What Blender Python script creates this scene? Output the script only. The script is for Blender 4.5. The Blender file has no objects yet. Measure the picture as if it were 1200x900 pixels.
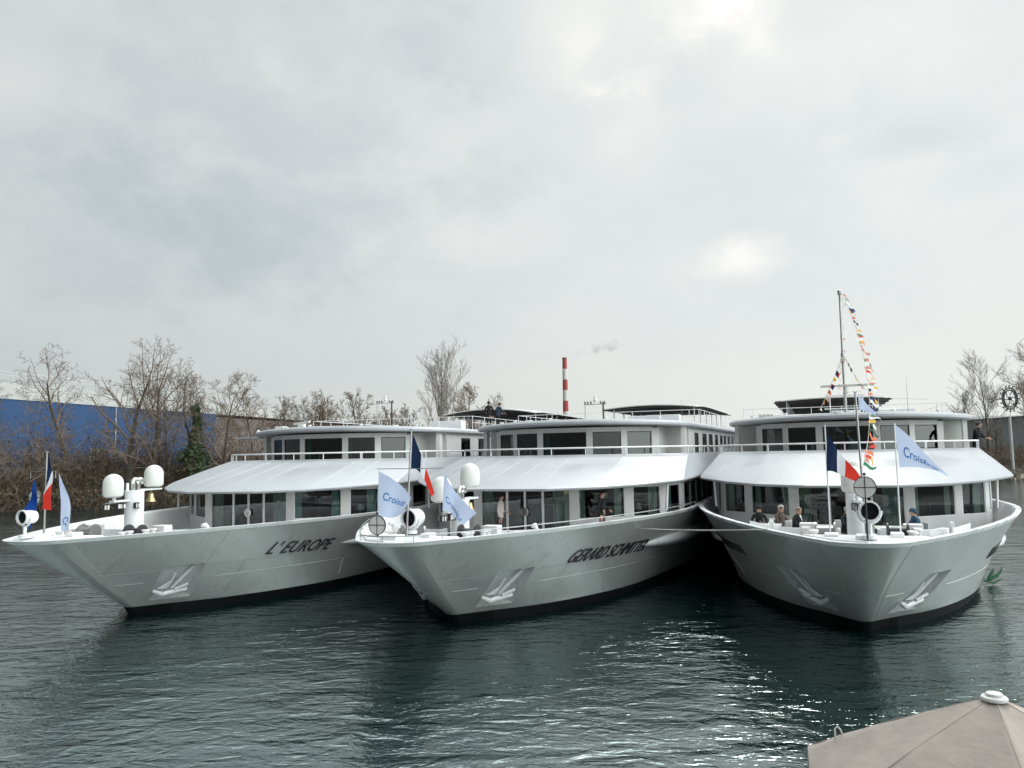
import bpy, bmesh, math, random
from mathutils import Vector, Matrix, noise as mnoise
R = math.radians
rnd = random.Random(7)
SC = bpy.context.scene
COL = SC.collection

# ------------------------------------------------------------------ tagging
def tag(o, label=None, cat=None, group=None, kind=None):
    if label: o['label'] = label
    if cat: o['category'] = cat
    if group: o['group'] = group
    if kind: o['kind'] = kind
    return o
def empty(name, loc=(0, 0, 0), rz=0.0):
    o = bpy.data.objects.new(name, None); COL.objects.link(o)
    o.location = loc; o.rotation_euler = (0, 0, rz); o.empty_display_size = .3
    return o

# ------------------------------------------------------------------ materials
def new_mat(name):
    m = bpy.data.materials.new(name); m.use_nodes = True
    nt = m.node_tree; b = nt.nodes['Principled BSDF']
    return m, nt, b
def mat(name, col, rough=.5, metal=0.0, var=.12, scale=3.0, bump=0.0, bscale=20.0, spec=.5, stretch=(1, 1, 1), coat=0.0, rvar=0.0):
    m, nt, b = new_mat(name)
    N = nt.nodes; L = nt.links
    tc = N.new('ShaderNodeTexCoord'); mp = N.new('ShaderNodeMapping'); mp.inputs['Scale'].default_value = stretch
    L.new(tc.outputs['Object'], mp.inputs['Vector'])
    nz = N.new('ShaderNodeTexNoise'); nz.inputs['Scale'].default_value = scale; nz.inputs['Detail'].default_value = 6
    L.new(mp.outputs['Vector'], nz.inputs['Vector'])
    cr = N.new('ShaderNodeValToRGB')
    c = col
    cr.color_ramp.elements[0].position = .3; cr.color_ramp.elements[1].position = .72
    cr.color_ramp.elements[0].color = (c[0]*(1-var), c[1]*(1-var), c[2]*(1-var*.9), 1)
    cr.color_ramp.elements[1].color = (min(1, c[0]*(1+var*.6)), min(1, c[1]*(1+var*.6)), min(1, c[2]*(1+var*.6)), 1)
    L.new(nz.outputs['Fac'], cr.inputs['Fac']); L.new(cr.outputs['Color'], b.inputs['Base Color'])
    b.inputs['Roughness'].default_value = rough; b.inputs['Metallic'].default_value = metal
    b.inputs['Specular IOR Level'].default_value = spec
    b.inputs['Coat Weight'].default_value = coat
    if rvar:
        mr = N.new('ShaderNodeMapRange'); mr.inputs['From Min'].default_value = .35; mr.inputs['From Max'].default_value = .65
        mr.inputs['To Min'].default_value = max(0, rough-rvar); mr.inputs['To Max'].default_value = rough+rvar
        L.new(nz.outputs['Fac'], mr.inputs['Value']); L.new(mr.outputs['Result'], b.inputs['Roughness'])
    if bump:
        n2 = N.new('ShaderNodeTexNoise'); n2.inputs['Scale'].default_value = bscale; n2.inputs['Detail'].default_value = 4
        L.new(mp.outputs['Vector'], n2.inputs['Vector'])
        bp = N.new('ShaderNodeBump'); bp.inputs['Strength'].default_value = bump; bp.inputs['Distance'].default_value = .03
        L.new(n2.outputs['Fac'], bp.inputs['Height']); L.new(bp.outputs['Normal'], b.inputs['Normal'])
    return m

M = {}
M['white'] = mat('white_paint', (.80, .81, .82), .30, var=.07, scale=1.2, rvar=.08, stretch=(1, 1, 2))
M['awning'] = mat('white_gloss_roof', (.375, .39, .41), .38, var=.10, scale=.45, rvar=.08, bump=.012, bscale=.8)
M['wall'] = mat('offwhite_wall', (.66, .66, .65), .4, var=.06, scale=2)
M['cabwall'] = mat('warm_white_wall', (.70, .70, .68), .4, var=.06, scale=2)
M['deck'] = mat('deck_grey', (.30, .31, .30), .6, var=.15, scale=6)
M['ceil'] = mat('underside_grey', (.45, .45, .44), .5)
M['black'] = mat('boot_black', (.006, .007, .008), .7, var=.3, spec=.15)
M['letter'] = mat('letter_black', (.02, .02, .022), .4)
M['chrome'] = mat('polished_steel', (.6, .6, .58), .18, 1.0)
M['steel'] = mat('dull_steel', (.38, .38, .37), .35, .8)
M['dark'] = mat('dark_trim', (.03, .03, .032), .45)
M['brass'] = mat('brass', (.58, .44, .24), .28, .9)
M['dome'] = mat('radome_plastic', (.74, .74, .71), .38, var=.05, scale=4)
M['redpaint'] = mat('red_item', (.45, .04, .03), .5)
M['wood'] = mat('teak', (.36, .22, .11), .5, var=.3, scale=8, stretch=(8, 1, 1))
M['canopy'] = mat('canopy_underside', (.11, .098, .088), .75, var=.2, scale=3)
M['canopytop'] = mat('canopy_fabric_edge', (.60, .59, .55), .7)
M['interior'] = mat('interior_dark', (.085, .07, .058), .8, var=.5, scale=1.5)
M['curtain'] = mat('teal_curtain', (.30, .50, .46), .8, var=.25, scale=6, stretch=(9, 9, .2))
M['sheer'] = mat('sheer_curtain', (.50, .58, .52), .8, var=.3, scale=6, stretch=(9, 9, .2))
M['rope'] = mat('pale_rope', (.55, .54, .50), .8, bump=.3, bscale=60)
M['rubber'] = mat('green_rubber', (.02, .11, .045), .6)
M['fender'] = mat('white_rubber', (.62, .66, .68), .45)
M['cream'] = mat('parasol_cloth', (.34, .295, .262), .85, var=.07, scale=2.5, bump=.6, bscale=5.0)
M['parcap'] = mat('parasol_cap', (.62, .62, .60), .35)
def hull_material():
    m, nt, b = new_mat('silver_hull_paint'); N = nt.nodes; L = nt.links
    tc = N.new('ShaderNodeTexCoord')
    n1 = N.new('ShaderNodeTexNoise'); n1.inputs['Scale'].default_value = .55; n1.inputs['Detail'].default_value = 7
    mp = N.new('ShaderNodeMapping'); mp.inputs['Scale'].default_value = (1, 1, .35)
    L.new(tc.outputs['Object'], mp.inputs['Vector']); L.new(mp.outputs['Vector'], n1.inputs['Vector'])
    cr = N.new('ShaderNodeValToRGB')
    cr.color_ramp.elements[0].position = .3; cr.color_ramp.elements[0].color = (.45, .465, .455, 1)
    cr.color_ramp.elements[1].position = .7; cr.color_ramp.elements[1].color = (.53, .54, .52, 1)
    L.new(n1.outputs['Fac'], cr.inputs['Fac'])
    # run-off streaks
    n3 = N.new('ShaderNodeTexNoise'); n3.inputs['Scale'].default_value = 1.0; n3.inputs['Detail'].default_value = 5
    mp3 = N.new('ShaderNodeMapping'); mp3.inputs['Scale'].default_value = (5, 5, .35)
    L.new(tc.outputs['Object'], mp3.inputs['Vector']); L.new(mp3.outputs['Vector'], n3.inputs['Vector'])
    mr3 = N.new('ShaderNodeMapRange'); mr3.inputs['From Min'].default_value = .55; mr3.inputs['From Max'].default_value = .75
    mr3.inputs['To Min'].default_value = 0; mr3.inputs['To Max'].default_value = .34
    L.new(n3.outputs['Fac'], mr3.inputs['Value'])
    mx = N.new('ShaderNodeMix'); mx.data_type = 'RGBA'; mx.inputs['B'].default_value = (.27, .26, .24, 1)
    L.new(mr3.outputs['Result'], mx.inputs['Factor']); L.new(cr.outputs['Color'], mx.inputs['A'])
    L.new(mx.outputs['Result'], b.inputs['Base Color'])
    b.inputs['Metallic'].default_value = .35; b.inputs['Roughness'].default_value = .34
    b.inputs['Coat Weight'].default_value = .5; b.inputs['Coat Roughness'].default_value = .12
    n2 = N.new('ShaderNodeTexNoise'); n2.inputs['Scale'].default_value = .9; n2.inputs['Detail'].default_value = 2
    L.new(tc.outputs['Object'], n2.inputs['Vector'])
    bp = N.new('ShaderNodeBump'); bp.inputs['Strength'].default_value = .5; bp.inputs['Distance'].default_value = .05
    L.new(n2.outputs['Fac'], bp.inputs['Height'])
    # welded plate seams
    sx = N.new('ShaderNodeSeparateXYZ'); L.new(tc.outputs['Object'], sx.inputs[0]); cx = N.new('ShaderNodeCombineXYZ'); L.new(sx.outputs['Y'], cx.inputs[0]); L.new(sx.outputs['Z'], cx.inputs[1])
    br = N.new('ShaderNodeTexBrick'); br.inputs['Scale'].default_value = 1.0; br.inputs['Brick Width'].default_value = 2.6; br.inputs['Row Height'].default_value = 1.32; br.inputs['Mortar Size'].default_value = .012; br.inputs['Mortar Smooth'].default_value = 1
    L.new(cx.outputs[0], br.inputs['Vector'])
    b2 = N.new('ShaderNodeBump'); b2.invert = True; b2.inputs['Strength'].default_value = .9; b2.inputs['Distance'].default_value = .012
    L.new(br.outputs['Fac'], b2.inputs['Height']); L.new(bp.outputs['Normal'], b2.inputs['Normal']); L.new(b2.outputs['Normal'], b.inputs['Normal'])
    # scuffs and faint rust just above the waterline
    ns = N.new('ShaderNodeTexNoise'); ns.inputs['Scale'].default_value = 2.2; ns.inputs['Detail'].default_value = 9; ns.inputs['Roughness'].default_value = .7; L.new(mp3.outputs['Vector'], ns.inputs['Vector'])
    m1 = N.new('ShaderNodeMapRange'); m1.inputs['From Min'].default_value = .58; m1.inputs['From Max'].default_value = .72; m1.inputs['To Max'].default_value = .85; L.new(ns.outputs['Fac'], m1.inputs['Value'])
    m2 = N.new('ShaderNodeMapRange'); m2.inputs['From Min'].default_value = .75; m2.inputs['From Max'].default_value = .05; L.new(sx.outputs['Z'], m2.inputs['Value'])
    mm_ = N.new('ShaderNodeMath'); mm_.operation = 'MULTIPLY'; L.new(m1.outputs['Result'], mm_.inputs[0]); L.new(m2.outputs['Result'], mm_.inputs[1])
    m3 = N.new('ShaderNodeMix'); m3.data_type = 'RGBA'; m3.inputs['B'].default_value = (.22, .17, .13, 1); L.new(mm_.outputs[0], m3.inputs['Factor']); L.new(mx.outputs['Result'], m3.inputs['A']); L.new(m3.outputs['Result'], b.inputs['Base Color'])
    return m
M['hull'] = hull_material()
M['pocket'] = mat('anchor_pocket_paint', (.68, .69, .69), .35, var=.15, scale=4)
def glass_material(name, tint, mn):
    m = bpy.data.materials.new(name); m.use_nodes = True; nt = m.node_tree; N = nt.nodes; L = nt.links
    N.remove(N['Principled BSDF']); out = N['Material Output']
    tr = N.new('ShaderNodeBsdfTransparent'); tr.inputs['Color'].default_value = tint
    gl = N.new('ShaderNodeBsdfGlossy'); gl.inputs['Roughness'].default_value = .02; gl.inputs['Color'].default_value = (.9, .95, .95, 1)
    fr = N.new('ShaderNodeFresnel'); fr.inputs['IOR'].default_value = 1.5
    mr = N.new('ShaderNodeMapRange'); mr.inputs['To Min'].default_value = mn; mr.inputs['To Max'].default_value = 1
    L.new(fr.outputs['Fac'], mr.inputs['Value'])
    mx = N.new('ShaderNodeMixShader'); L.new(mr.outputs['Result'], mx.inputs['Fac'])
    L.new(tr.outputs['BSDF'], mx.inputs[1]); L.new(gl.outputs['BSDF'], mx.inputs[2]); L.new(mx.outputs['Shader'], out.inputs['Surface'])
    return m
M['glass'] = glass_material('window_glass', (.50, .56, .54, 1), .03)
M['glasstop'] = glass_material('tinted_glass', (.20, .36, .32, 1), .03)

# ------------------------------------------------------------------ mesh builder
class MB:
    def __init__(s): s.v = []; s.f = []; s.m = []; s.mi = 0
    def add(s, vs, fs, mi=None):
        o = len(s.v); s.v += [tuple(p) for p in vs]; k = s.mi if mi is None else mi
        for f in fs: s.f.append([i+o for i in f]); s.m.append(k)
        return s
    def box(s, c, d, rz=0, rx=0, ry=0, mi=None):
        m = Matrix.Translation(c) @ Matrix.Rotation(rz, 4, 'Z') @ Matrix.Rotation(ry, 4, 'Y') @ Matrix.Rotation(rx, 4, 'X')
        vs = [m @ Vector((x*d[0]/2, y*d[1]/2, z*d[2]/2)) for x in (-1, 1) for y in (-1, 1) for z in (-1, 1)]
        return s.add(vs, [(0, 1, 3, 2), (4, 6, 7, 5), (0, 4, 5, 1), (2, 3, 7, 6), (0, 2, 6, 4), (1, 5, 7, 3)], mi)
    def prism(s, pts, z0, z1, mi=None, top=None):
        n = len(pts); top = top or pts
        a = sum(pts[i][0]*pts[(i+1) % n][1]-pts[(i+1) % n][0]*pts[i][1] for i in range(n))
        if a < 0: pts = pts[::-1]; top = top[::-1]
        vs = [(p[0], p[1], z0) for p in pts]+[(p[0], p[1], z1) for p in top]
        fs = [tuple(range(n))[::-1], tuple(range(n, 2*n))]+[(i, (i+1) % n, n+(i+1) % n, n+i) for i in range(n)]
        return s.add(vs, fs, mi)
    def tube(s, pts, r, n=8, mi=None, caps=True):
        pts = [Vector(p) for p in pts]; k = len(pts)
        rs = r if isinstance(r, (list, tuple)) else [r]*k
        vs = []; pa = None
        for i, p in enumerate(pts):
            t = (pts[min(i+1, k-1)]-pts[max(i-1, 0)])
            t = t.normalized() if t.length > 1e-9 else Vector((0, 0, 1))
            if pa is None:
                a = t.cross(Vector((0, 0, 1)) if abs(t.z) < .9 else Vector((1, 0, 0))).normalized()
            else:
                a = (pa-t*pa.dot(t)); a = a.normalized() if a.length > 1e-6 else t.orthogonal().normalized()
            pa = a; b = t.cross(a)
            for q in range(n):
                an = 2*math.pi*q/n; vs.append(p+(a*math.cos(an)+b*math.sin(an))*rs[i])
        fs = [(i*n+q, i*n+(q+1) % n, (i+1)*n+(q+1) % n, (i+1)*n+q) for i in range(k-1) for q in range(n)]
        if caps: fs += [tuple(range(n))[::-1], tuple(range((k-1)*n, k*n))]
        return s.add(vs, fs, mi)
    def lathe(s, prof, c=(0, 0, 0), n=20, axis='Z', rot=None, mi=None):
        vs = []; m = rot or Matrix.Identity(3)
        for (r, z) in prof:
            for q in range(n):
                an = 2*math.pi*q/n
                vs.append(Vector(c)+m @ Vector((r*math.cos(an), r*math.sin(an), z)))
        k = len(prof)
        fs = [(i*n+q, i*n+(q+1) % n, (i+1)*n+(q+1) % n, (i+1)*n+q) for i in range(k-1) for q in range(n)]
        fs += [tuple(range(n))[::-1], tuple(range((k-1)*n, k*n))]
        return s.add(vs, fs, mi)
    def sphere(s, c, r, n=12, sc=(1, 1, 1), mi=None):
        k = n//2+1; vs = []
        for i in range(k+1):
            th = math.pi*i/k; rr = max(math.sin(th), .001)
            for q in range(n):
                an = 2*math.pi*q/n
                vs.append((c[0]+r*sc[0]*rr*math.cos(an), c[1]+r*sc[1]*rr*math.sin(an), c[2]+r*sc[2]*math.cos(th)))
        fs = [(i*n+q, (i+1)*n+q, (i+1)*n+(q+1) % n, i*n+(q+1) % n) for i in range(k) for q in range(n)]
        return s.add(vs, fs, mi)
    def build(s, name, mats, parent=None, smooth=None, bevel=0):
        me = bpy.data.meshes.new(name); me.from_pydata(s.v, [], s.f)
        if not isinstance(mats, (list, tuple)): mats = [mats]
        for m in mats: me.materials.append(M[m] if isinstance(m, str) else m)
        me.polygons.foreach_set('material_index', s.m)
        if smooth is not None:
            me.polygons.foreach_set('use_smooth', [True]*len(s.f)); me.set_sharp_from_angle(angle=R(smooth))
        me.update()
        o = bpy.data.objects.new(name, me); COL.objects.link(o)
        if parent is not None: o.parent = parent
        if bevel:
            b = o.modifiers.new('edge', 'BEVEL'); b.width = bevel; b.segments = 2; b.limit_method = 'ANGLE'; b.angle_limit = R(35)
        return o

# ------------------------------------------------------------------ camera model (for turning photo measures into places)
F, PIT, ROL, CH = 947.99, R(4.83), R(1.08), 4.91
def at(px, py, Y):
    x, y = px-600, py-450
    a = x*math.cos(ROL)-y*math.sin(ROL); b = x*math.sin(ROL)+y*math.cos(ROL)
    d = Vector((a/F, math.cos(PIT)+(b/F)*math.sin(PIT), math.sin(PIT)-(b/F)*math.cos(PIT)))
    d = d*(Y/d.y)
    return Vector((d.x, Y, CH+d.z))
WZ = -0.30     # water level
cam = bpy.data.cameras.new('camera'); co = bpy.data.objects.new('camera', cam); COL.objects.link(co)
co.matrix_world = Matrix.Translation((0, 0, CH)) @ Matrix.Rotation(R(90)+PIT, 4, 'X') @ Matrix.Rotation(-ROL, 4, 'Z')
cam.sensor_width = 36; cam.lens = F/1200*36; cam.clip_end = 20000; cam.clip_start = .1
SC.camera = co
# ------------------------------------------------------------------ light and sky
SUN_AZ, SUN_EL = 24.0, 43.0      # azimuth from +Y towards +X
def world():
    w = bpy.data.worlds.new('World'); SC.world = w; w.use_nodes = True
    nt = w.node_tree; N = nt.nodes; L = nt.links
    bg = N['Background']; bg.inputs['Strength'].default_value = .1
    sky = N.new('ShaderNodeTexSky'); sky.sky_type = 'NISHITA'; sky.sun_disc = False
    sky.sun_elevation = R(SUN_EL); sky.sun_rotation = R(SUN_AZ); sky.dust_density = 2
    tc = N.new('ShaderNodeTexCoord'); D = tc.outputs['Generated']
    sep = N.new('ShaderNodeSeparateXYZ'); L.new(D, sep.inputs[0])
    def math_(op, a, b=None, c=None):
        n = N.new('ShaderNodeMath'); n.operation = op
        for i, v in enumerate((a, b, c)):
            if v is None: continue
            if isinstance(v, (int, float)): n.inputs[i].default_value = v
            else: L.new(v, n.inputs[i])
        return n.outputs[0]
    zz = math_('ADD', math_('MAXIMUM', sep.outputs['Z'], 0), .48)
    cx = math_('DIVIDE', sep.outputs['X'], zz); cy = math_('DIVIDE', sep.outputs['Y'], zz)
    cmb = N.new('ShaderNodeCombineXYZ'); L.new(cx, cmb.inputs[0]); L.new(cy, cmb.inputs[1])
    def noise_(scale, det, off, rough=.55, dist=0.0):
        mp = N.new('ShaderNodeMapping'); mp.inputs['Location'].default_value = off
        L.new(cmb.outputs[0], mp.inputs['Vector'])
        n = N.new('ShaderNodeTexNoise'); n.inputs['Scale'].default_value = scale; n.inputs['Detail'].default_value = det
        n.inputs['Roughness'].default_value = rough; n.inputs['Distortion'].default_value = dist
        L.new(mp.outputs[0], n.inputs['Vector']); return n.outputs['Fac']
    n1 = noise_(1.15, 8, (3.1, 1.7, .2), .55, .1); n2 = noise_(3.4, 9, (7.3, 2.2, 4.0), .58, .12); n3 = noise_(9.0, 10, (1.3, 5.2, 2.0), .60, .1)
    def lobe(px, py, width, squash=1.0):
        d = (at(px, py, 100)-Vector((0, 0, CH))).normalized()
        v = N.new('ShaderNodeVectorMath'); v.operation = 'SUBTRACT'; L.new(D, v.inputs[0]); v.inputs[1].default_value = d
        m = N.new('ShaderNodeVectorMath'); m.operation = 'MULTIPLY'; m.inputs[1].default_value = (1, 1, squash); L.new(v.outputs[0], m.inputs[0])
        l = N.new('ShaderNodeVectorMath'); l.operation = 'LENGTH'; L.new(m.outputs[0], l.inputs[0])
        # break the lobe's outline up with the cloud noise
        e = math_('ADD', l.outputs['Value'], math_('ADD', math_('MULTIPLY', math_('SUBTRACT', n2, .5), width*1.6), math_('MULTIPLY', math_('SUBTRACT', n3, .5), width*1.8)))
        mr = N.new('ShaderNodeMapRange'); mr.interpolation_type = 'SMOOTHSTEP'; mr.inputs['From Min'].default_value = 0; mr.inputs['From Max'].default_value = width
        mr.inputs['To Min'].default_value = 1; mr.inputs['To Max'].default_value = 0
        L.new(e, mr.inputs['Value']); return mr.outputs['Result']
    val = math_('ADD', math_('MULTIPLY', math_('SUBTRACT', n1, .5), .34), math_('MULTIPLY', math_('SUBTRACT', n2, .5), .24))
    val = math_('ADD', math_('ADD', val, math_('MULTIPLY', math_('SUBTRACT', n3, .5), .08)), .50)
    for px, py, wd, sq, amt in ((330, 150, .34, 1.3, -.10), (90, 270, .26, 1.5, -.06), (560, 60, .14, 1.8, -.07), (330, 250, .25, 2.2, -.06), (700, 30, .16, 1.2, .08), (735, 150, .08, .9, .11), (660, 50, .11, 1.2, .08), (1080, 215, .14, 1.6, .08), (1140, 205, .09, 2.4, -.07), (1085, 165, .07, 2.5, -.08), (885, 30, .06, .9, .12),
                                (845, 310, .105, 2.6, .15), (862, 300, .06, 1.6, .07), (560, 285, .14, 2.6, .07), (230, 145, .07, 1.2, .06), (815, 12, .07, .9, .09), (900, 60, .14, 1, .07), (1130, 40, .15, 1, .08), (10, 95, .08, 1.5, .07), (1090, 150, .10, 2.5, -.06)):
        val = math_('ADD', val, math_('MULTIPLY', lobe(px, py, wd, sq), amt))
    cr = N.new('ShaderNodeValToRGB'); e = cr.color_ramp.elements
    e[0].position = .22; e[0].color = (.43, .475, .495, 1)
    e[1].position = .78; e[1].color = (.90, .85, .82, 1)
    a = e.new(.42); a.color = (.515, .56, .565, 1)
    a = e.new(.58); a.color = (.63, .65, .635, 1)
    L.new(val, cr.inputs['Fac'])
    # horizon: thinner, paler air
    hz = N.new('ShaderNodeMapRange'); hz.interpolation_type = 'SMOOTHSTEP'
    hz.inputs['From Min'].default_value = -.02; hz.inputs['From Max'].default_value = .30; hz.inputs['To Min'].default_value = .85; hz.inputs['To Max'].default_value = 0
    L.new(sep.outputs['Z'], hz.inputs['Value'])
    # horizon colour: a little darker to the left (away from the sun)
    hx = N.new('ShaderNodeMapRange'); hx.inputs['From Min'].default_value = -.55; hx.inputs['From Max'].default_value = .35
    L.new(sep.outputs['X'], hx.inputs['Value'])
    hc = N.new('ShaderNodeMix'); hc.data_type = 'RGBA'; hc.inputs['A'].default_value = (.46, .50, .50, 1); hc.inputs['B'].default_value = (.61, .635, .615, 1)
    L.new(hx.outputs['Result'], hc.inputs['Factor'])
    mh = N.new('ShaderNodeMix'); mh.data_type = 'RGBA'; L.new(hz.outputs['Result'], mh.inputs['Factor'])
    L.new(cr.outputs['Color'], mh.inputs['A']); L.new(hc.outputs['Result'], mh.inputs['B'])
    # glow round the veiled sun, masked to stay above the view, added for water glints
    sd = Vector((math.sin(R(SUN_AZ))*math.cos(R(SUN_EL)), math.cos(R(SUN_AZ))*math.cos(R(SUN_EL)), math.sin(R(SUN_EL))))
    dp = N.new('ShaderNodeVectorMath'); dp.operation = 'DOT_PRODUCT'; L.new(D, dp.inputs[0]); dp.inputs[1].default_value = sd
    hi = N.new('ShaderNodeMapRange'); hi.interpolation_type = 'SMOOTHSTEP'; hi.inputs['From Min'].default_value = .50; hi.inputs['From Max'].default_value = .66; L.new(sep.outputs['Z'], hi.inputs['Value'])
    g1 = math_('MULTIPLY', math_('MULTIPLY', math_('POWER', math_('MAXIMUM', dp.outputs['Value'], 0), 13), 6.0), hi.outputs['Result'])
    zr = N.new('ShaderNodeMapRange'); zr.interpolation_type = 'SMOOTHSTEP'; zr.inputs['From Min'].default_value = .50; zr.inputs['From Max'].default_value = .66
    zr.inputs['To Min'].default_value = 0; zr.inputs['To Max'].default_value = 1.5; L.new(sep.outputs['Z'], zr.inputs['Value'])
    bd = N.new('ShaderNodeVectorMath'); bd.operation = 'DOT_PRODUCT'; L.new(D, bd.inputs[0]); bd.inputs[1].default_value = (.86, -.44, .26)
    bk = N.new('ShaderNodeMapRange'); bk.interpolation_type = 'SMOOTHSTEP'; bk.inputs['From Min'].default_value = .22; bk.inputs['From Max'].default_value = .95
    bk.inputs['To Min'].default_value = 0; bk.inputs['To Max'].default_value = 3.3; L.new(bd.outputs['Value'], bk.inputs['Value'])   # sky gain added out of view, right and behind, to light the ships
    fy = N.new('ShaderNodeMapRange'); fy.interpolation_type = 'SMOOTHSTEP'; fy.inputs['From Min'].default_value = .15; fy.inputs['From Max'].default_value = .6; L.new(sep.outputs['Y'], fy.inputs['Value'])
    fb = math_('MULTIPLY', zr.outputs['Result'], fy.outputs['Result'])       # gain added high in front, above the view, to brighten the water
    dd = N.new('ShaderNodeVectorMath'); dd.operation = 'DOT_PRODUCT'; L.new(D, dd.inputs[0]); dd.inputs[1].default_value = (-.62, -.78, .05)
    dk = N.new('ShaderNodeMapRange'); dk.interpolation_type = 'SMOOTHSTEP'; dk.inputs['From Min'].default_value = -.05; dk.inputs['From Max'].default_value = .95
    dk.inputs['To Min'].default_value = 0; dk.inputs['To Max'].default_value = -.75; L.new(dd.outputs['Value'], dk.inputs['Value'])   # sky dimmed behind left, out of view, to darken the bow faces
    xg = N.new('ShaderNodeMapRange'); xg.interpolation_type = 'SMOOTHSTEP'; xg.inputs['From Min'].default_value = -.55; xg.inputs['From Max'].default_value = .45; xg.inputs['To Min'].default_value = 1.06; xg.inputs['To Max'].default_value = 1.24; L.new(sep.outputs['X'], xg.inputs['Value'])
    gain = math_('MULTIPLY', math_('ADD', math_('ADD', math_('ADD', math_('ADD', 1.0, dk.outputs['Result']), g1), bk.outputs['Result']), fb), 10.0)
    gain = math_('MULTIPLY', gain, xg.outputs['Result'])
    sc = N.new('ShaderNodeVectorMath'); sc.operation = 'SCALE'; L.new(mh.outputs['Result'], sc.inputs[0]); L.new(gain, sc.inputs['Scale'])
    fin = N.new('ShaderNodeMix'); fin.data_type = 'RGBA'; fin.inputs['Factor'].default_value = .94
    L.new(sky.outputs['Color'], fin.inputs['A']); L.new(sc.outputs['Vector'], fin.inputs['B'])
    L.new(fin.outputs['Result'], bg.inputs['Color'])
    sl = bpy.data.lights.new('sun', 'SUN'); sl.energy = .55; sl.angle = R(11); sl.color = (1, .95, .88)
    so = bpy.data.objects.new('sun', sl); COL.objects.link(so)
    so.rotation_euler = (-sd).to_track_quat('-Z', 'Y').to_euler(); so.location = (0, 0, 60)
world()
SC.view_settings.view_transform = 'Standard'; SC.view_settings.look = 'None'; SC.view_settings.gamma = 1
SC.view_settings.use_curve_mapping = False; SC.view_settings.exposure = .12
SC.cycles.max_bounces = 8; SC.cycles.transparent_max_bounces = 12

# ------------------------------------------------------------------ water, banks
def water():
    m, nt, b = new_mat('river_water'); N = nt.nodes; L = nt.links
    b.inputs['Base Color'].default_value = (.003, .012, .012, 1); b.inputs['Roughness'].default_value = .04
    b.inputs['Specular Tint'].default_value = (.86, 1, .975, 1); b.inputs['IOR'].default_value = 2.15; b.inputs['Specular IOR Level'].default_value = 1.0
    tc = N.new('ShaderNodeTexCoord')
    def nz(scale, det, st, dist, rz=0, rough=.5):
        mp = N.new('ShaderNodeMapping'); mp.inputs['Scale'].default_value = st; mp.inputs['Rotation'].default_value = (0, 0, R(rz))
        L.new(tc.outputs['Object'], mp.inputs['Vector'])
        n = N.new('ShaderNodeTexNoise'); n.inputs['Scale'].default_value = scale; n.inputs['Detail'].default_value = det; n.inputs['Roughness'].default_value = rough
        n.inputs['Distortion'].default_value = dist
        L.new(mp.outputs[0], n.inputs['Vector']); return n.outputs['Fac']
    a = nz(.9, 2, (.55, 1, 1), .6, 18); c = nz(2.6, 3, (.6, 1.1, 1), .9, 24); d = nz(8.5, 2, (.8, 1.2, 1), .5, -12)
    big = nz(.10, 3, (1, 1.6, 1), 0, 10)
    def mul(x, k):
        n = N.new('ShaderNodeMath'); n.operation = 'MULTIPLY'; L.new(x, n.inputs[0])
        if isinstance(k, (int, float)): n.inputs[1].default_value = k
        else: L.new(k, n.inputs[1])
        return n.outputs[0]
    def add(x, y):
        n = N.new('ShaderNodeMath'); n.operation = 'ADD'; L.new(x, n.inputs[0]); L.new(y, n.inputs[1]); return n.outputs[0]
    h = add(add(mul(a, .17), mul(c, .095)), mul(d, .024))
    # patches of calmer and livelier water
    mr = N.new('ShaderNodeMapRange'); mr.inputs['From Min'].default_value = .35; mr.inputs['From Max'].default_value = .65
    mr.inputs['To Min'].default_value = .55; mr.inputs['To Max'].default_value = 1.15; L.new(big, mr.inputs['Value'])
    h = mul(h, mr.outputs['Result'])
    bp = N.new('ShaderNodeBump'); bp.inputs['Strength'].default_value = 1.0; bp.inputs['Distance'].default_value = WAVE
    L.new(h, bp.inputs['Height']); L.new(bp.outputs['Normal'], b.inputs['Normal'])
    mb = MB(); mb.add([(-900, -40, WZ), (900, -40, WZ), (900, 900, WZ), (-900, 900, WZ)], [(0, 1, 2, 3)])
    tag(mb.build('water', m), kind='structure')
WAVE = .50
water()
M['soil'] = mat('bank_soil', (.060, .050, .036), .95, var=.5, scale=1.2, bump=.6, bscale=4)
M['far_ground'] = mat('far_ground', (.10, .10, .075), .95, var=.3, scale=.05)
M['stone'] = mat('quay_stone', (.30, .26, .21), .9, var=.4, scale=1.5, bump=.5, bscale=3)
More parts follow.
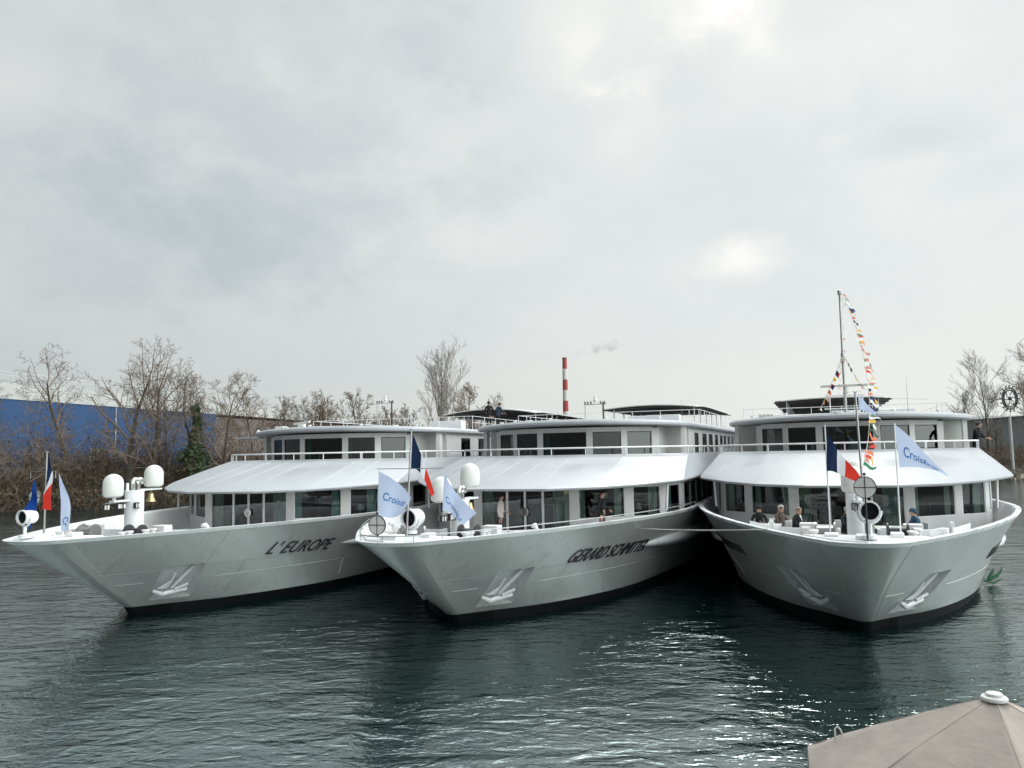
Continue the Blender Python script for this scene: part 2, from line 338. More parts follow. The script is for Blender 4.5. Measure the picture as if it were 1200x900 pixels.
# water's edge of the far bank, left to right
BANK = [(-260, 70), (-110, 80), (-58, 83), (-47, 86), (-36, 90), (-10, 98), (20, 106), (50, 113), (75, 116), (120, 116), (300, 125)]
def bank_y(x):
    for (a, b), (c, d) in zip(BANK, BANK[1:]):
        if a <= x <= c: return b+(d-b)*(x-a)/(c-a)
    return BANK[-1][1]
def bank_h(s):    # height above water by distance behind the edge
    return WZ-.6+ (min(s, 2)*.9) + max(0, min(s-2, 8))*.22 + max(0, s-10)*.004
def terrain():
    mb = MB(); xs = [-260+i*4 for i in range(141)]; ss = [-1, 0, .7, 1.5, 2.5, 4, 6, 8, 10, 14, 22, 40, 90, 300, 3500]
    vs = []
    for s in ss:
        for x in xs:
            X = x*(1+max(0, s-40)/60.0) if s > 40 else x
            n = mnoise.noise(Vector((x*.13, s*.3, 0)))*(.35 if 0 < s < 30 else 0)
            vs.append((X, bank_y(x)+s+mnoise.noise(Vector((x*.2, 3, 0)))*.8, (bank_h(s) if s > -1 else WZ-1.2)+n*min(1, s*.5)))
    n = len(xs)
    fs = [(i*n+k, i*n+k+1, (i+1)*n+k+1, (i+1)*n+k) for i in range(len(ss)-1) for k in range(n-1)]
    mi = [0 if i < 10 else 1 for i in range(len(ss)-1) for k in range(n-1)]
    mb.add(vs, fs); mb.m = mi
    tag(mb.build('terrain', ['soil', 'far_ground'], smooth=60), kind='structure')
terrain()
M['paving'] = mat('promenade_paving', (.12, .115, .105), .9, var=.3, scale=1)
mb = MB(); mb.box((0, -104, 1.25), (900, 200, 4)); tag(mb.build('promenade', 'paving'), kind='structure')
# ------------------------------------------------------------------ hull form (u aft of the bow tip, v half breadth)
HG = [(.02, 0), (.10, .45), (.34, .85), (.73, 1.12), (1.5, 1.60), (3, 2.46), (5, 3.42), (7, 4.24), (9, 4.93), (11, 5.46), (13, 5.82), (15, 5.93), (18, 5.82), (24, 5.72), (32, 5.72), (100, 5.72), (106, 5.2), (108, 4)]
HB = [(4.30, 0), (4.32, .10), (4.37, .19), (4.46, .27), (5.3, .95), (6.4, 1.90), (8.0, 2.85), (9.8, 3.62), (11.4, 4.10), (13.1, 4.40), (15, 4.66), (16.8, 4.90), (19.5, 5.25), (25, 5.6), (32, 5.7), (100, 5.7), (105.5, 5.1), (107, 4)]
def _cr(T, j):
    n = len(T)-1; i = min(int(j), n-1); f = j-i
    p1, p2 = T[i], T[i+1]
    p0 = T[i-1] if i > 0 and i != 3 else p1
    p3 = T[i+2] if i+2 <= n and i != 2 else p2
    o = []
    for k in (0, 1):
        a, b, c, d = p0[k], p1[k], p2[k], p3[k]
        m1 = (c-b) if p0 is p1 else .5*((c-b)+(b-a))
        m2 = (c-b) if p3 is p2 else .5*((d-c)+(c-b))
        if k == 0: m1 = min(m1, 2.5*(c-b)); m2 = min(m2, 2.5*(c-b))
        o.append((2*f**3-3*f*f+1)*b+(f**3-2*f*f+f)*m1+(-2*f**3+3*f*f)*c+(f**3-f*f)*m2)
    return o
TOP = 2.63
def hp(j, z):
    t = z/TOP; g = _cr(HG, j); b = _cr(HB, j)
    fl = .10*4*t*(1-t)*min(1, j/3)
    return (b[0]+(g[0]-b[0])*t, max(0, b[1]+(g[1]-b[1])*t-fl))
def hv(u, z):
    a, b = 0., 17.
    for _ in range(40):
        m = (a+b)/2
        if hp(m, z)[0] < u: a = m
        else: b = m
    return hp(a, z)[1]
DECK = 1.65
def apply_mods(o):
    dg = bpy.context.evaluated_depsgraph_get(); dg.update()
    me = bpy.data.meshes.new_from_object(o.evaluated_get(dg)); o.modifiers.clear(); old = o.data; o.data = me; bpy.data.meshes.remove(old); return o
AQ = [(3.98, 1.42), (5.20, 1.40), (5.60, .20), (4.62, .20)]   # anchor pocket corners (u, z)
def make_hull(root, sw):
    js = [0, .5, 1, 1.5, 2, 2.5, 3]+[3+.34*i for i in range(1, 41)]+[17]
    js = sorted(set([round(j, 3) for j in js if j <= 17]))
    rows = []      # each row: list of (v,u,z) for j, plus material of the strip below it
    def shell(z, off=0):
        out = []
        for j in js:
            u, v = hp(j, max(z, 0))
            if z < 0:
                u, v = hp(j, 0); u += -z*.9*(1 if j < 4 else .3); v *= 1-.12*(-z)
            out.append((v, u, z, j))
        # inset along the plan normal
        if off:
            res = []
            for i, (v, u, zz, j) in enumerate(out):
                a = out[max(i-1, 0)]; b = out[min(i+1, len(out)-1)]
                dv, du = b[0]-a[0], b[1]-a[1]; l = math.hypot(dv, du) or 1
                nv, nu = -du/l, dv/l       # pointing inboard/aft
                if i == 0: nv, nu = 0, 1
                if i == len(out)-1: nv, nu = 0, -1
                res.append((max(0, v+nv*off), u+nu*off, zz, j))
            out = res
        return out
    outer = [(shell(-1.3), 1), (shell(-.35), 1), (shell(0), 1)]+[(shell(z), 0) for z in (.3, .7, 1.0, 1.4, 1.8, 2.2, 2.51)]+[(shell(2.513, -.018), 2), (shell(2.63, -.018), 2)]
    inner = [(shell(2.63, .16), 2), (shell(2.55, .17), 2), (shell(1.9, .24), 3), (shell(DECK, .26), 3)]
    rows = outer+inner
    v = []; f = []; mi = []
    n = len(js)
    # starboard then port sheet, sharing the centreline at j=0 and the transom at j=17 is closed by faces
    for sgn in (1, -1):
        base = len(v)
        for r, m in rows: v += [(sgn*p[0], p[1], p[2]) for p in r]
        for k in range(len(rows)-1):
            for i in range(n-1):
                q = (base+k*n+i, base+k*n+i+1, base+(k+1)*n+i+1, base+(k+1)*n+i)
                f.append(q if sgn > 0 else q[::-1]); mi.append(rows[k+1][1])
    K = len(rows); S = K*n
    for k in range(K-1):   # transom
        a, b, c, d = k*n+n-1, S+k*n+n-1, S+(k+1)*n+n-1, (k+1)*n+n-1
        f.append((a, b, c, d)); mi.append(rows[k+1][1])
    for i in range(n-1):   # deck and bottom
        a = (K-1)*n+i; f.append((a, a+1, S+a+1, S+a)); mi.append(4)
        a = i; f.append((a+1, a, S+a, S+a+1)); mi.append(1)
    me = bpy.data.meshes.new('hull'); me.from_pydata(v, [], f); me.polygons.foreach_set('material_index', mi)
    bm = bmesh.new(); bm.from_mesh(me); bmesh.ops.remove_doubles(bm, verts=bm.verts, dist=.002); bmesh.ops.dissolve_degenerate(bm, edges=bm.edges, dist=.0005)
    bmesh.ops.recalc_face_normals(bm, faces=bm.faces); bm.to_mesh(me); bm.free()
    for m in ('hull', 'black', 'white', 'wall', 'deck', 'pocket'): me.materials.append(M[m])
    o = bpy.data.objects.new('hull', me); COL.objects.link(o)
    # cut the anchor pockets
    cuts = []
    for sg in (1, -1):
        vs = []
        for k, (u, z) in enumerate(AQ):
            vv = hv(u, z)
            nrm = Vector((1, -.62, -.35)).normalized()
            p = Vector((vv, u, z)); dep = .24 if k in (0, 1) else .46
            for q in (p+nrm*.35, p-nrm*dep): vs.append((sg*q.x, q.y, q.z))
        cb = MB(); cb.add(vs, [(0, 2, 4, 6), (1, 7, 5, 3), (0, 1, 3, 2), (2, 3, 5, 4), (4, 5, 7, 6), (6, 7, 1, 0)])
        c = cb.build('cutter', ['hull', 'black', 'white', 'wall', 'deck', 'pocket']); c.data.polygons.foreach_set('material_index', [5]*6)
        bm = bmesh.new(); bm.from_mesh(c.data); bmesh.ops.recalc_face_normals(bm, faces=bm.faces); bm.to_mesh(c.data); bm.free()
        b = o.modifiers.new('cut', 'BOOLEAN'); b.operation = 'DIFFERENCE'; b.solver = 'EXACT'; b.object = c; cuts.append(c)
    apply_mods(o)
    for c in cuts: d = c.data; bpy.data.objects.remove(c); bpy.data.meshes.remove(d)
    o.data.polygons.foreach_set('use_smooth', [True]*len(o.data.polygons)); o.data.set_sharp_from_angle(angle=R(11))
    o.parent = root; o.name = 'hull'
    # anchors in the pockets, spray rails, eye fittings
    for sg in (1, -1):
        mb = MB()
        def P(u, z, out): return Vector((sg*(hv(u, z)+out-.02), u-out*.5, z))
        mb.tube([P(4.62, 1.10, -.14), P(4.72, .62, .02)], .035, 8)                      # shank
        mb.tube([P(5.0, 1.30, -.20), P(4.86, .60, -.02)], .055, 8)
        mb.add([P(4.45, .62, .05), P(4.62, .62, .12), P(4.62, .88, .0), P(4.74, .55, .05)], [(0, 1, 2), (1, 3, 2), (0, 2, 3), (0, 3, 1)])
        c1, c2, c3 = P(4.42, .55, .04), P(4.72, .42, .10), P(5.28, .52, .03)
        mb.tube([c1, c2, c3], [.05, .10, .06], 8)                                       # crown and flukes
        mb.add([c2+Vector((0, -.12, 0)), c2+Vector((0, .12, 0)), P(4.78, .78, .05)], [(0, 1, 2), (2, 1, 0)])
        mb.tube([P(4.95, .55, .06), P(5.18, .70, .03)], .05, 8)
        mb.build('anchor', 'pocket', o, smooth=40)
        mb = MB()
        a = [3.1+.12*i for i in range(8)]; bb = [5.05+.3*i for i in range(26)]
        mb.tube([Vector((sg*(hp(j, .88)[1]+.002), hp(j, .88)[0], .88)) for j in a if hp(j, .88)[0] < 4.2], .008, 5)
        mb.tube([Vector((sg*(hp(j, .88)[1]+.002), hp(j, .88)[0], .88)) for j in bb if hp(j, .88)[0] > 5.55], .008, 5)
        mb.build('spray_rail', 'hull', o, smooth=60)
        if sg > 0:
            mb = MB(); mb.box((.36, 4.75, .10), (.10, .30, .16)); mb.tube([(.30, 4.5, .22), (.42, 4.7, .26), (.5, 4.95, .2)], .02, 6); mb.build('stem_fitting', 'redpaint', o, bevel=.02)
        mb = MB(); mb.tube([Vector((sg*(hp(3.0, z)[1]+.001), hp(3.0, z)[0]-.001, z)) for z in (2.5, 2, 1.5, 1, .5, .05)], .007, 5); mb.build('stem_seam', 'hull', o, smooth=60)
        # sponson: lens shaped bulge where the full-width deck begins
        mb = MB(); vs = []; nn = 22; rr = 10
        for i in range(nn+1):
            t = i/nn; u = 10.1+24*t**1.6; z = 1.56-.14*min(1, t*2)
            r = .02+.40*math.sin(math.pi/2*min(1, t/.42))**1.2
            base = Vector((sg*(hv(u, z)-.10), u, z))
            for k in range(rr):
                an = 2*math.pi*k/rr
                vs.append(base+Vector((sg*math.cos(an)*r, 0, math.sin(an)*r*.72)))
        fs = [(i*rr+k, i*rr+(k+1) % rr, (i+1)*rr+(k+1) % rr, (i+1)*rr+k) for i in range(nn) for k in range(rr)]
        mb.add(vs, fs); mb.build('sponson', 'pocket', o, smooth=50)  # paler than the hull: sky light on its top put into the colour
    # gunwale rail
    if not sw.get('rail'): return o
    mb = MB()
    js2 = [.0, 1, 2, 3, 3.5, 4, 5, 6, 7, 8, 9, 10, 11]
    pts = [Vector((-(hp(j, 2.6)[1]-.05), hp(j, 2.6)[0]+.06, 2.78)) for j in js2[::-1]]+[Vector(((hp(j, 2.6)[1]-.05), hp(j, 2.6)[0]+.06, 2.78)) for j in js2[1:]]
    mb.tube(pts, .017, 6)
    for p in pts[::2]: mb.tube([p, Vector((p.x, p.y, 2.62))], .012, 5)
    mb.build('gunwale_rail', sw.get('railmat', 'steel'), root, smooth=50)
    return o
def text_mesh(body, shear=0.0, extrude=.02, bold=0.0):
    c = bpy.data.curves.new('txt', 'FONT'); c.body = body; c.shear = shear; c.extrude = extrude; c.offset = bold; c.resolution_u = 3
    o = bpy.data.objects.new('txt', c); COL.objects.link(o)
    dg = bpy.context.evaluated_depsgraph_get(); dg.update()
    me = bpy.data.meshes.new_from_object(o.evaluated_get(dg)); bpy.data.objects.remove(o); bpy.data.curves.remove(c)
    bm = bmesh.new(); bm.from_mesh(me); bmesh.ops.triangulate(bm, faces=bm.faces)
    xs = [v.co.x for v in bm.verts]; ys = [v.co.y for v in bm.verts]
    vs = [v.co.copy() for v in bm.verts]; fs = [tuple(v.index for v in f.verts) for f in bm.faces]; bm.free(); bpy.data.meshes.remove(me)
    return vs, fs, (min(xs), max(xs), min(ys), max(ys))
def hull_lettering(hull, body, u0, u1, z0, z1, h):
    vs, fs, (xa, xb, ya, yb) = text_mesh(body, .25, .5, .0)
    out = []
    for p in vs:
        t = (p.x-xa)/(xb-xa); s = (p.y-ya)/(yb-ya); z = z0+(z1-z0)*t+h*s
        u = u0+(u1-u0)*t+.10*s; off = .004 if p.z < 0 else .035
        out.append((hv(u, z)+off, u-off*.4, z))
    mb = MB(); mb.add(out, fs); mb.build('name_lettering', 'letter', hull)
def hull_marks(hull, sg, u0, u1, z, h, n):   # unreadable lettering seen end-on
    mb = MB()
    r = random.Random(3)
    for i in range(n):
        u = u0+(u1-u0)*i/n; w = (u1-u0)/n*.62
        for uu in (u, u+w):
            mb.tube([(sg*(hv(uu, z)+.02), uu, z), (sg*(hv(uu, z+h)+.02), uu+.03, z+h)], .013, 4)
        zz = z+h*r.choice((0.02, .5, .98)); mb.tube([(sg*(hv(u, zz)+.02), u, zz), (sg*(hv(u+w, zz)+.02), u+w, zz)], .013, 4)
    mb.build('name_lettering', 'letter', hull)

# ------------------------------------------------------------------ superstructure
def seg_box(mb, p, q, z0, z1, th, mi=0):    # wall piece with its outer face on p-q; inboard = away from the bow
    dx, dy = q[0]-p[0], q[1]-p[1]; l = math.hypot(dx, dy); nx, ny = -dy/l, dx/l
    if ny < 0 or (abs(ny) < .05 and nx*p[0] > 0): nx, ny = -nx, -ny
    mb.prism([p, q, (q[0]+nx*th, q[1]+ny*th), (p[0]+nx*th, p[1]+ny*th)], z0, z1, mi)
    return nx, ny
def window_part(root, p, q, z0, z1, glass, framemat, curtain=None, mull=(), cside=0, wall_th=.1):
    dx, dy = q[0]-p[0], q[1]-p[1]; l = math.hypot(dx, dy); tx, ty = dx/l, dy/l; nx, ny = -ty, tx
    if ny < 0 or (abs(ny) < .05 and nx*p[0] > 0): nx, ny = -nx, -ny
    def pt(a, d): return (p[0]+tx*a+nx*d, p[1]+ty*a+ny*d)
    fr = MB(); fw = .035
    def bar(a0, a1, za, zb, d0=.015, d1=.075): fr.prism([pt(a0, d0), pt(a1, d0), pt(a1, d1), pt(a0, d1)], za, zb)
    bar(.002, fw, z0+.002, z1-.002); bar(l-fw, l-.002, z0+.002, z1-.002); bar(fw, l-fw, z0+.002, z0+fw); bar(fw, l-fw, z1-fw, z1-.002)
    for m_ in mull: bar(l*m_-.045, l*m_+.045, z0+fw, z1-fw)
    f = fr.build('window', framemat, root)
    g = MB(); a, b = pt(fw*.6, .045), pt(l-fw*.6, .045)
    g.add([(a[0], a[1], z0+.02), (b[0], b[1], z0+.02), (b[0], b[1], z1-.02), (a[0], a[1], z1-.02)], [(0, 1, 2, 3) if (dy*nx-dx*ny) < 0 else (3, 2, 1, 0)])
    g.build('pane', glass, f)
    if curtain:
        for (a0, a1) in curtain:
            cb = MB()
            n = max(4, int((a1-a0)*l/.055)); vs = []
            for i in range(n+1):
                x = l*(a0+(a1-a0)*i/n); d = .16+(.035 if i % 2 else -.01)
                c = pt(x, d); vs += [(c[0], c[1], z0), (c[0], c[1], z1+.04)]
            cb.add(vs, [(2*i, 2*i+2, 2*i+3, 2*i+1) for i in range(n)])
            cb.build('curtain', cside or 'curtain', f)
    return f
def mir(p, s): return (p[0]*s, p[1])

def superstructure(root, cfg):
    # ---- lounge
    Pl = dict(d=(1.83, 10.92), a=(2.15, 10.96), b=(3.64, 12.18), c=(3.90, 12.42), e=(4.80, 13.25), f=(4.98, 13.55), g=(5.28, 14.95), h=(5.34, 15.2))
    wall = MB(); ZT = 3.52; ZC = 3.72; SILL = 2.36
    seg_box(wall, (-1.83, 10.92), (1.83, 10.92), ZT, ZC, .1)
    seg_box(wall, (-1.83, 10.92), (1.83, 10.92), DECK-.02, 1.72, .1)
    for s in (1, -1):
        g = {k: mir(v, s) for k, v in Pl.items()}
        seg_box(wall, g['d'], g['a'], DECK-.02, ZC, .12)
        for x, y in (('a', 'b'), ('c', 'e'), ('f', 'g')):
            seg_box(wall, g[x], g[y], DECK-.02, SILL, .1); seg_box(wall, g[x], g[y], ZT, ZC, .1)
        seg_box(wall, g['b'], g['c'], DECK-.02, ZC, .12); seg_box(wall, g['e'], g['f'], DECK-.02, ZC, .12); seg_box(wall, g['g'], g['h'], DECK-.02, ZC, .12)
        # side walls with window band
        seg_box(wall, g['h'], (s*5.35, 104), DECK-.02, 2.30, .1); seg_box(wall, g['h'], (s*5.35, 104), ZT, ZC+.3, .1)
        y = 15.2
        while y < 103:
            seg_box(wall, (s*5.352, y), (s*5.352, y+.35), 2.30, ZT, .098); y += 1.75
    seg_box(wall, (-5.3, 104), (5.3, 104), DECK-.02, 6.0, .1)
    wall.build('lounge_wall', 'wall', root)
    dm = window_part(root, (-1.83, 10.92), (1.83, 10.92), 1.72, ZT, 'glass', 'white', curtain=((.02, .13), (.80, .98)), mull=(.30, .50, .70), cside='sheer')
    # round handle plates on the sliding doors
    hb = MB(); rot = Matrix.Rotation(R(90), 3, 'X')
    hb.lathe([(.16, 0), (.16, .02), (.12, .02), (.12, .0)], (0, 10.91, 2.62), 22, rot=rot)
    hb.build('handle', 'chrome', dm, smooth=40)
    for s in (1, -1):
        g = {k: mir(v, s) for k, v in Pl.items()}
        window_part(root, g['a'], g['b'], SILL, ZT, 'glass', 'white', curtain=((.03, .17), (.80, .97)), cside=cfg.get('cmat', 'curtain'))
        window_part(root, g['c'], g['e'], SILL, ZT, 'glass', 'white', curtain=((.62, .96),), cside=cfg.get('cmat', 'curtain'))
        window_part(root, g['f'], g['g'], SILL, ZT, 'glass', 'white', curtain=((.30, .60),), cside='curtain')
        y = 15.55
        for k in range(6):
            window_part(root, (s*5.352, y), (s*5.352, y+1.4), 2.30, ZT, 'glass', 'dark'); y += 1.75
        sp = MB(); sp.add([(s*5.31, y, 2.3), (s*5.31, 103, 2.3), (s*5.31, 103, ZT), (s*5.31, y, ZT)], [(0, 1, 2, 3)[::s]])
        sp.build('window_band', 'glass', root)
        # slim pillars carrying the awning corners
        pp = MB(); a = Vector((s*5.09, 12.85, 2.6)); b = Vector((s*5.16, 12.95, 3.75)); pp.tube([a, b], .05, 10); pp.build('awning_pillar', 'white', root, smooth=50)
    # interior room: ceiling, carpet, rear wall, a few seats and lamps
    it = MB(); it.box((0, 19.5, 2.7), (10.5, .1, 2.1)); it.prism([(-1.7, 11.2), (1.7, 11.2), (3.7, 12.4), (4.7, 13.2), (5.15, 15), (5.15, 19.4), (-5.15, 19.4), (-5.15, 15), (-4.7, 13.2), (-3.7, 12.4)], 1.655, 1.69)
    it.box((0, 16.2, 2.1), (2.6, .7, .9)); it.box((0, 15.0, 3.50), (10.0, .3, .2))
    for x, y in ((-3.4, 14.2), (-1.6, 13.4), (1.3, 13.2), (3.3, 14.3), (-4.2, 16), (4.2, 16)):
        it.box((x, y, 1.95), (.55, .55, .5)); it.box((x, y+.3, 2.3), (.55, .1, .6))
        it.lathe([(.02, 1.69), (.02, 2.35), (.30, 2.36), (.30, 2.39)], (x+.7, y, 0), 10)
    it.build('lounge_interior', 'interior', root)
    for s in (1, -1):
        lb = MB(); lb.lathe([(.09, 0), (.09, .02), (.02, .03), (.02, .25)], (s*3.9, 13.3, 2.36), 10); lb.lathe([(.17, .22), (.11, .48)], (s*3.9, 13.3, 2.36), 14, mi=1)
        lb.build('table_lamp', ['brass', 'sheer'], root, smooth=50)
    # ---- awning (sloped visor roof over the foredeck)
    Lw = [(0, 8.98, 3.62), (1.55, 9.02, 3.62), (3.15, 9.88, 3.64), (3.2, 9.92, 3.64), (4.45, 11.2, 3.69), (5.60, 12.85, 3.77), (5.74, 13.15, 3.79), (5.85, 17.0, 3.84), (5.85, 104, 3.84)]
    Up = [(0, 14.30, 4.76), (1.5, 14.34, 4.76), (3.05, 14.95, 4.76), (3.1, 14.99, 4.755), (4.25, 15.9, 4.75), (5.22, 16.85, 4.74), (5.32, 17.1, 4.74), (5.40, 18.2, 4.74), (5.40, 104, 4.74)]
    aw = MB()
    for s in (1, -1):
        def rowpts(rows_, dz=0, ins=0):
            out = []
            for (v, u, z) in rows_:
                c = Vector((v, u-15.5)); l = c.length or 1
                out.append((s*(v*(1-ins/6)), u+ins*.9*(1 if u < 13 else 0), z+dz))
            return out
        k = len(Lw)
        rows_ = [rowpts(Up, -.05, .2), rowpts(Up), rowpts([((a[0]*.5+b[0]*.5), (a[1]*.5+b[1]*.5), (a[2]*.5+b[2]*.5)+.012) for a, b in zip(Lw, Up)]),
                 rowpts([(a[0]*.93+b[0]*.07, a[1]*.93+b[1]*.07, a[2]*.93+b[2]*.07+.004) for a, b in zip(Lw, Up)]), rowpts(Lw, -.035, -.01), rowpts(Lw, -.09, .0), rowpts(Lw, -.125, .07), rowpts(Lw, -.06, .25)]
        inner_ = [(s*min(v, 5.25), max(u, 11.05), 3.66) for (v, u, z) in Lw]
        rows_.append(inner_)
        vs = [p for r_ in rows_ for p in r_]
        fs = [(i*k+q, i*k+q+1, (i+1)*k+q+1, (i+1)*k+q) for i in range(len(rows_)-1) for q in range(k-1)]
        if s > 0: fs = [f[::-1] for f in fs]
        aw.add(vs, fs, 0)
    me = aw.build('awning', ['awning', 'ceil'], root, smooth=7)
    for s in (1, -1):      # raised joints between the roof panels
        for t in (.0, .155, .31, .50, .66, .82):
            def ip(T):
                d = [0]
                for a, b in zip(T[:7], T[1:7]): d.append(d[-1]+math.dist(a[:2], b[:2]))
                x = t*d[-1]
                for i in range(6):
                    if x <= d[i+1]+1e-9:
                        f = (x-d[i])/(d[i+1]-d[i]); return Vector((s*(T[i][0]*(1-f)+T[i+1][0]*f), T[i][1]*(1-f)+T[i+1][1]*f, T[i][2]*(1-f)+T[i+1][2]*f))
            if t == 0 and s < 0: continue
            a, b = ip(Lw), ip(Up); m_ = MB(); m_.tube([a.lerp(b, .04), a.lerp(b, .5)+Vector((0, 0, .012)), a.lerp(b, .99)], .004, 4); m_.build('roof_joint', 'wall', me)
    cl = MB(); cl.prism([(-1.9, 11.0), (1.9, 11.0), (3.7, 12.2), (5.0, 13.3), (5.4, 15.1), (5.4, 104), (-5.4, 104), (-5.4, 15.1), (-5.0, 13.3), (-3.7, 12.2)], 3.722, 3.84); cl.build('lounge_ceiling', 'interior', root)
    # ---- upper deck floor
    ud = MB(); ud.prism([(-2.4, 14.8), (2.4, 14.8), (4.6, 16.05), (5.3, 17.0), (5.3, 104), (-5.3, 104), (-5.3, 17.0), (-4.6, 16.05)], 3.95, 4.06); ud.build('upper_deck', 'deck', root)
    dv = cfg['dv']
    # ---- rail along the awning's top edge
    rl = MB(); rp = [(-v_, u_, 5.04) for (v_, u_, _) in Up[::-1] if u_ < 30]; rp = [(-5.36, 45, 5.04)]+rp+[(v_, u_, 5.04) for (v_, u_, _) in Up[1:] if u_ < 30]+[(5.36, 45, 5.04)]
    rl.tube(rp, .036, 8)
    acc = 0
    for a, b in zip(rp, rp[1:]):
        a, b = Vector(a), Vector(b); l = (b-a).length; n = max(1, round(l/1.7))
        for i in range(n): p = a+(b-a)*i/n; rl.tube([p, (p.x, p.y, 4.70)], .024, 6)
    rl.build('deck_rail', 'white', root, smooth=50)
    # ---- upper cabin
    W = [((-1.03, 16.65), (1.03, 16.65)), ((1.32, 16.70), (2.51, 17.16)), ((2.75, 17.35), (3.70, 18.07))]
    cab = MB(); Z0, ZS, ZH, Z1 = 4.0, 4.46, 5.76, 5.97
    def X(p, s=1): return (p[0]*s+dv, p[1])
    wins = [(X(W[0][0]), X(W[0][1]))]
    seg_box(cab, X((-1.03, 16.65)), X((1.03, 16.65)), Z0, ZS, .1); seg_box(cab, X((-1.03, 16.65)), X((1.03, 16.65)), ZH, Z1, .1)
    for s in (1, -1):
        for p, q in W[1:]:
            a, b = X(p, s), X(q, s); seg_box(cab, a, b, Z0, ZS, .1); seg_box(cab, a, b, ZH, Z1, .1); wins.append((a, b))
        seg_box(cab, X((1.03, 16.65), s), X((1.32, 16.70), s), Z0, Z1, .12)
        seg_box(cab, X((2.51, 17.16), s), X((2.75, 17.35), s), Z0, Z1, .12)
        seg_box(cab, X((3.70, 18.07), s), X((3.98, 18.27), s), Z0, Z1, .12)
        seg_box(cab, X((3.98, 18.27), s), X((4.0, 20.0), s), Z0, Z1, .1)
        seg_box(cab, X((4.0, 20.0), s), X((5.05, 20.05), s), Z0, Z1, .1)
        cab.prism([X((4.86, 19.1), s), X((5.05, 19.15), s), X((5.05, 19.5), s), X((4.86, 19.5), s)], Z0, Z1)
        # long side wall with its windows
        ws = [(22.2, 23.6), (24.9, 26.6), (27.4, 29.1), (30.1, 31.5), (32.4, 33.8)]
        y = 20.05
        for a, b in ws:
            seg_box(cab, X((5.0, y), s), X((5.0, a), s), Z0, Z1, .1); seg_box(cab, X((5.0, a), s), X((5.0, b), s), Z0, 4.5, .1); seg_box(cab, X((5.0, a), s), X((5.0, b), s), 5.72, Z1, .1)
            window_part(root, X((5.0, a), s), X((5.0, b), s), 4.5, 5.72, 'glasstop', 'dark'); y = b
        seg_box(cab, X((5.0, y), s), (s*5.0+dv, 103.9), Z0, 4.9, .1); seg_box(cab, X((5.0, y), s), (s*5.0+dv, 103.9), 5.72, Z1, .1)
        yy = y
        while yy < 102: seg_box(cab, X((4.998, yy), s), X((4.998, yy+.5), s), 4.9, 5.72, .098); yy += 2.2
        sp = MB(); sp.add([(s*4.96+dv, y+.3, 4.9), (s*4.96+dv, 103, 4.9), (s*4.96+dv, 103, 5.72), (s*4.96+dv, y+.3, 5.72)], [(0, 1, 2, 3)[::s]]); sp.build('window_band', 'glasstop', root)
    cab.build('upper_cabin', 'cabwall', root)
    for a, b in wins: window_part(root, a, b, ZS, ZH, 'glasstop', 'dark', curtain=((.04, .14),) if rnd.random() < .5 else None, cside='curtain')
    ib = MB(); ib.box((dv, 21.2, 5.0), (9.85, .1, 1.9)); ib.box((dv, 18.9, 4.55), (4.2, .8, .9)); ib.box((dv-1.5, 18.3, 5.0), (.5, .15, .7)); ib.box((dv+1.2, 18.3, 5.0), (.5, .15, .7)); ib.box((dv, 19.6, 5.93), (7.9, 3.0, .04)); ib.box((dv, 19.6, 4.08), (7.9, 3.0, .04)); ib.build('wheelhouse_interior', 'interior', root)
    # ---- roof / sun deck
    Rf = [(0, 15.6), (1.4, 15.66), (2.8, 16.2), (4.0, 17.1), (4.95, 18.2), (5.3, 19.2), (5.34, 20.5), (5.34, 104.5)]
    ro = MB(); prof = [(.55, 5.965), (.06, 5.955), (.0, 6.01), (.0, 6.10), (.10, 6.185), (.6, 6.23)]
    n = len(Rf); allp = []
    outline = [(-v_, u_) for v_, u_ in Rf[::-1]]+Rf[1:]
    outline = [(v_+dv, u_) for v_, u_ in outline]
    N_ = len(outline)
    def inset(o_, d):
        res = []
        for i, (x, y) in enumerate(o_):
            a = o_[max(i-1, 0)]; b = o_[min(i+1, N_-1)]; dx, dy = b[0]-a[0], b[1]-a[1]; l = math.hypot(dx, dy)
            res.append((x-dy/l*d, y+dx/l*d))
        return res
    for d, z in prof: allp.append([(x, y, z+.10*(1-min(1, abs(x-dv)/5.2)**2)) for x, y in inset(outline, d)])
    vs = [p for r_ in allp for p in r_]
    fs = [(i*N_+q, (i+1)*N_+q, (i+1)*N_+q+1, i*N_+q+1) for i in range(len(prof)-1) for q in range(N_-1)]
    # crown and soffit sheets, strip by strip
    def sheet(row, flip):
        base = (0 if row == 0 else len(prof)-1)*N_; h = N_//2
        for q in range(h):
            a, b = base+q, base+N_-1-q
            f = (a, a+1, b-1, b) if q < h-1 else (a, a+1, b)
            fs.append(f[::-1] if flip else f)
    sheet(0, False); sheet(5, True)
    ro.add(vs, fs); ro.build('roof', 'awning', root, smooth=30)
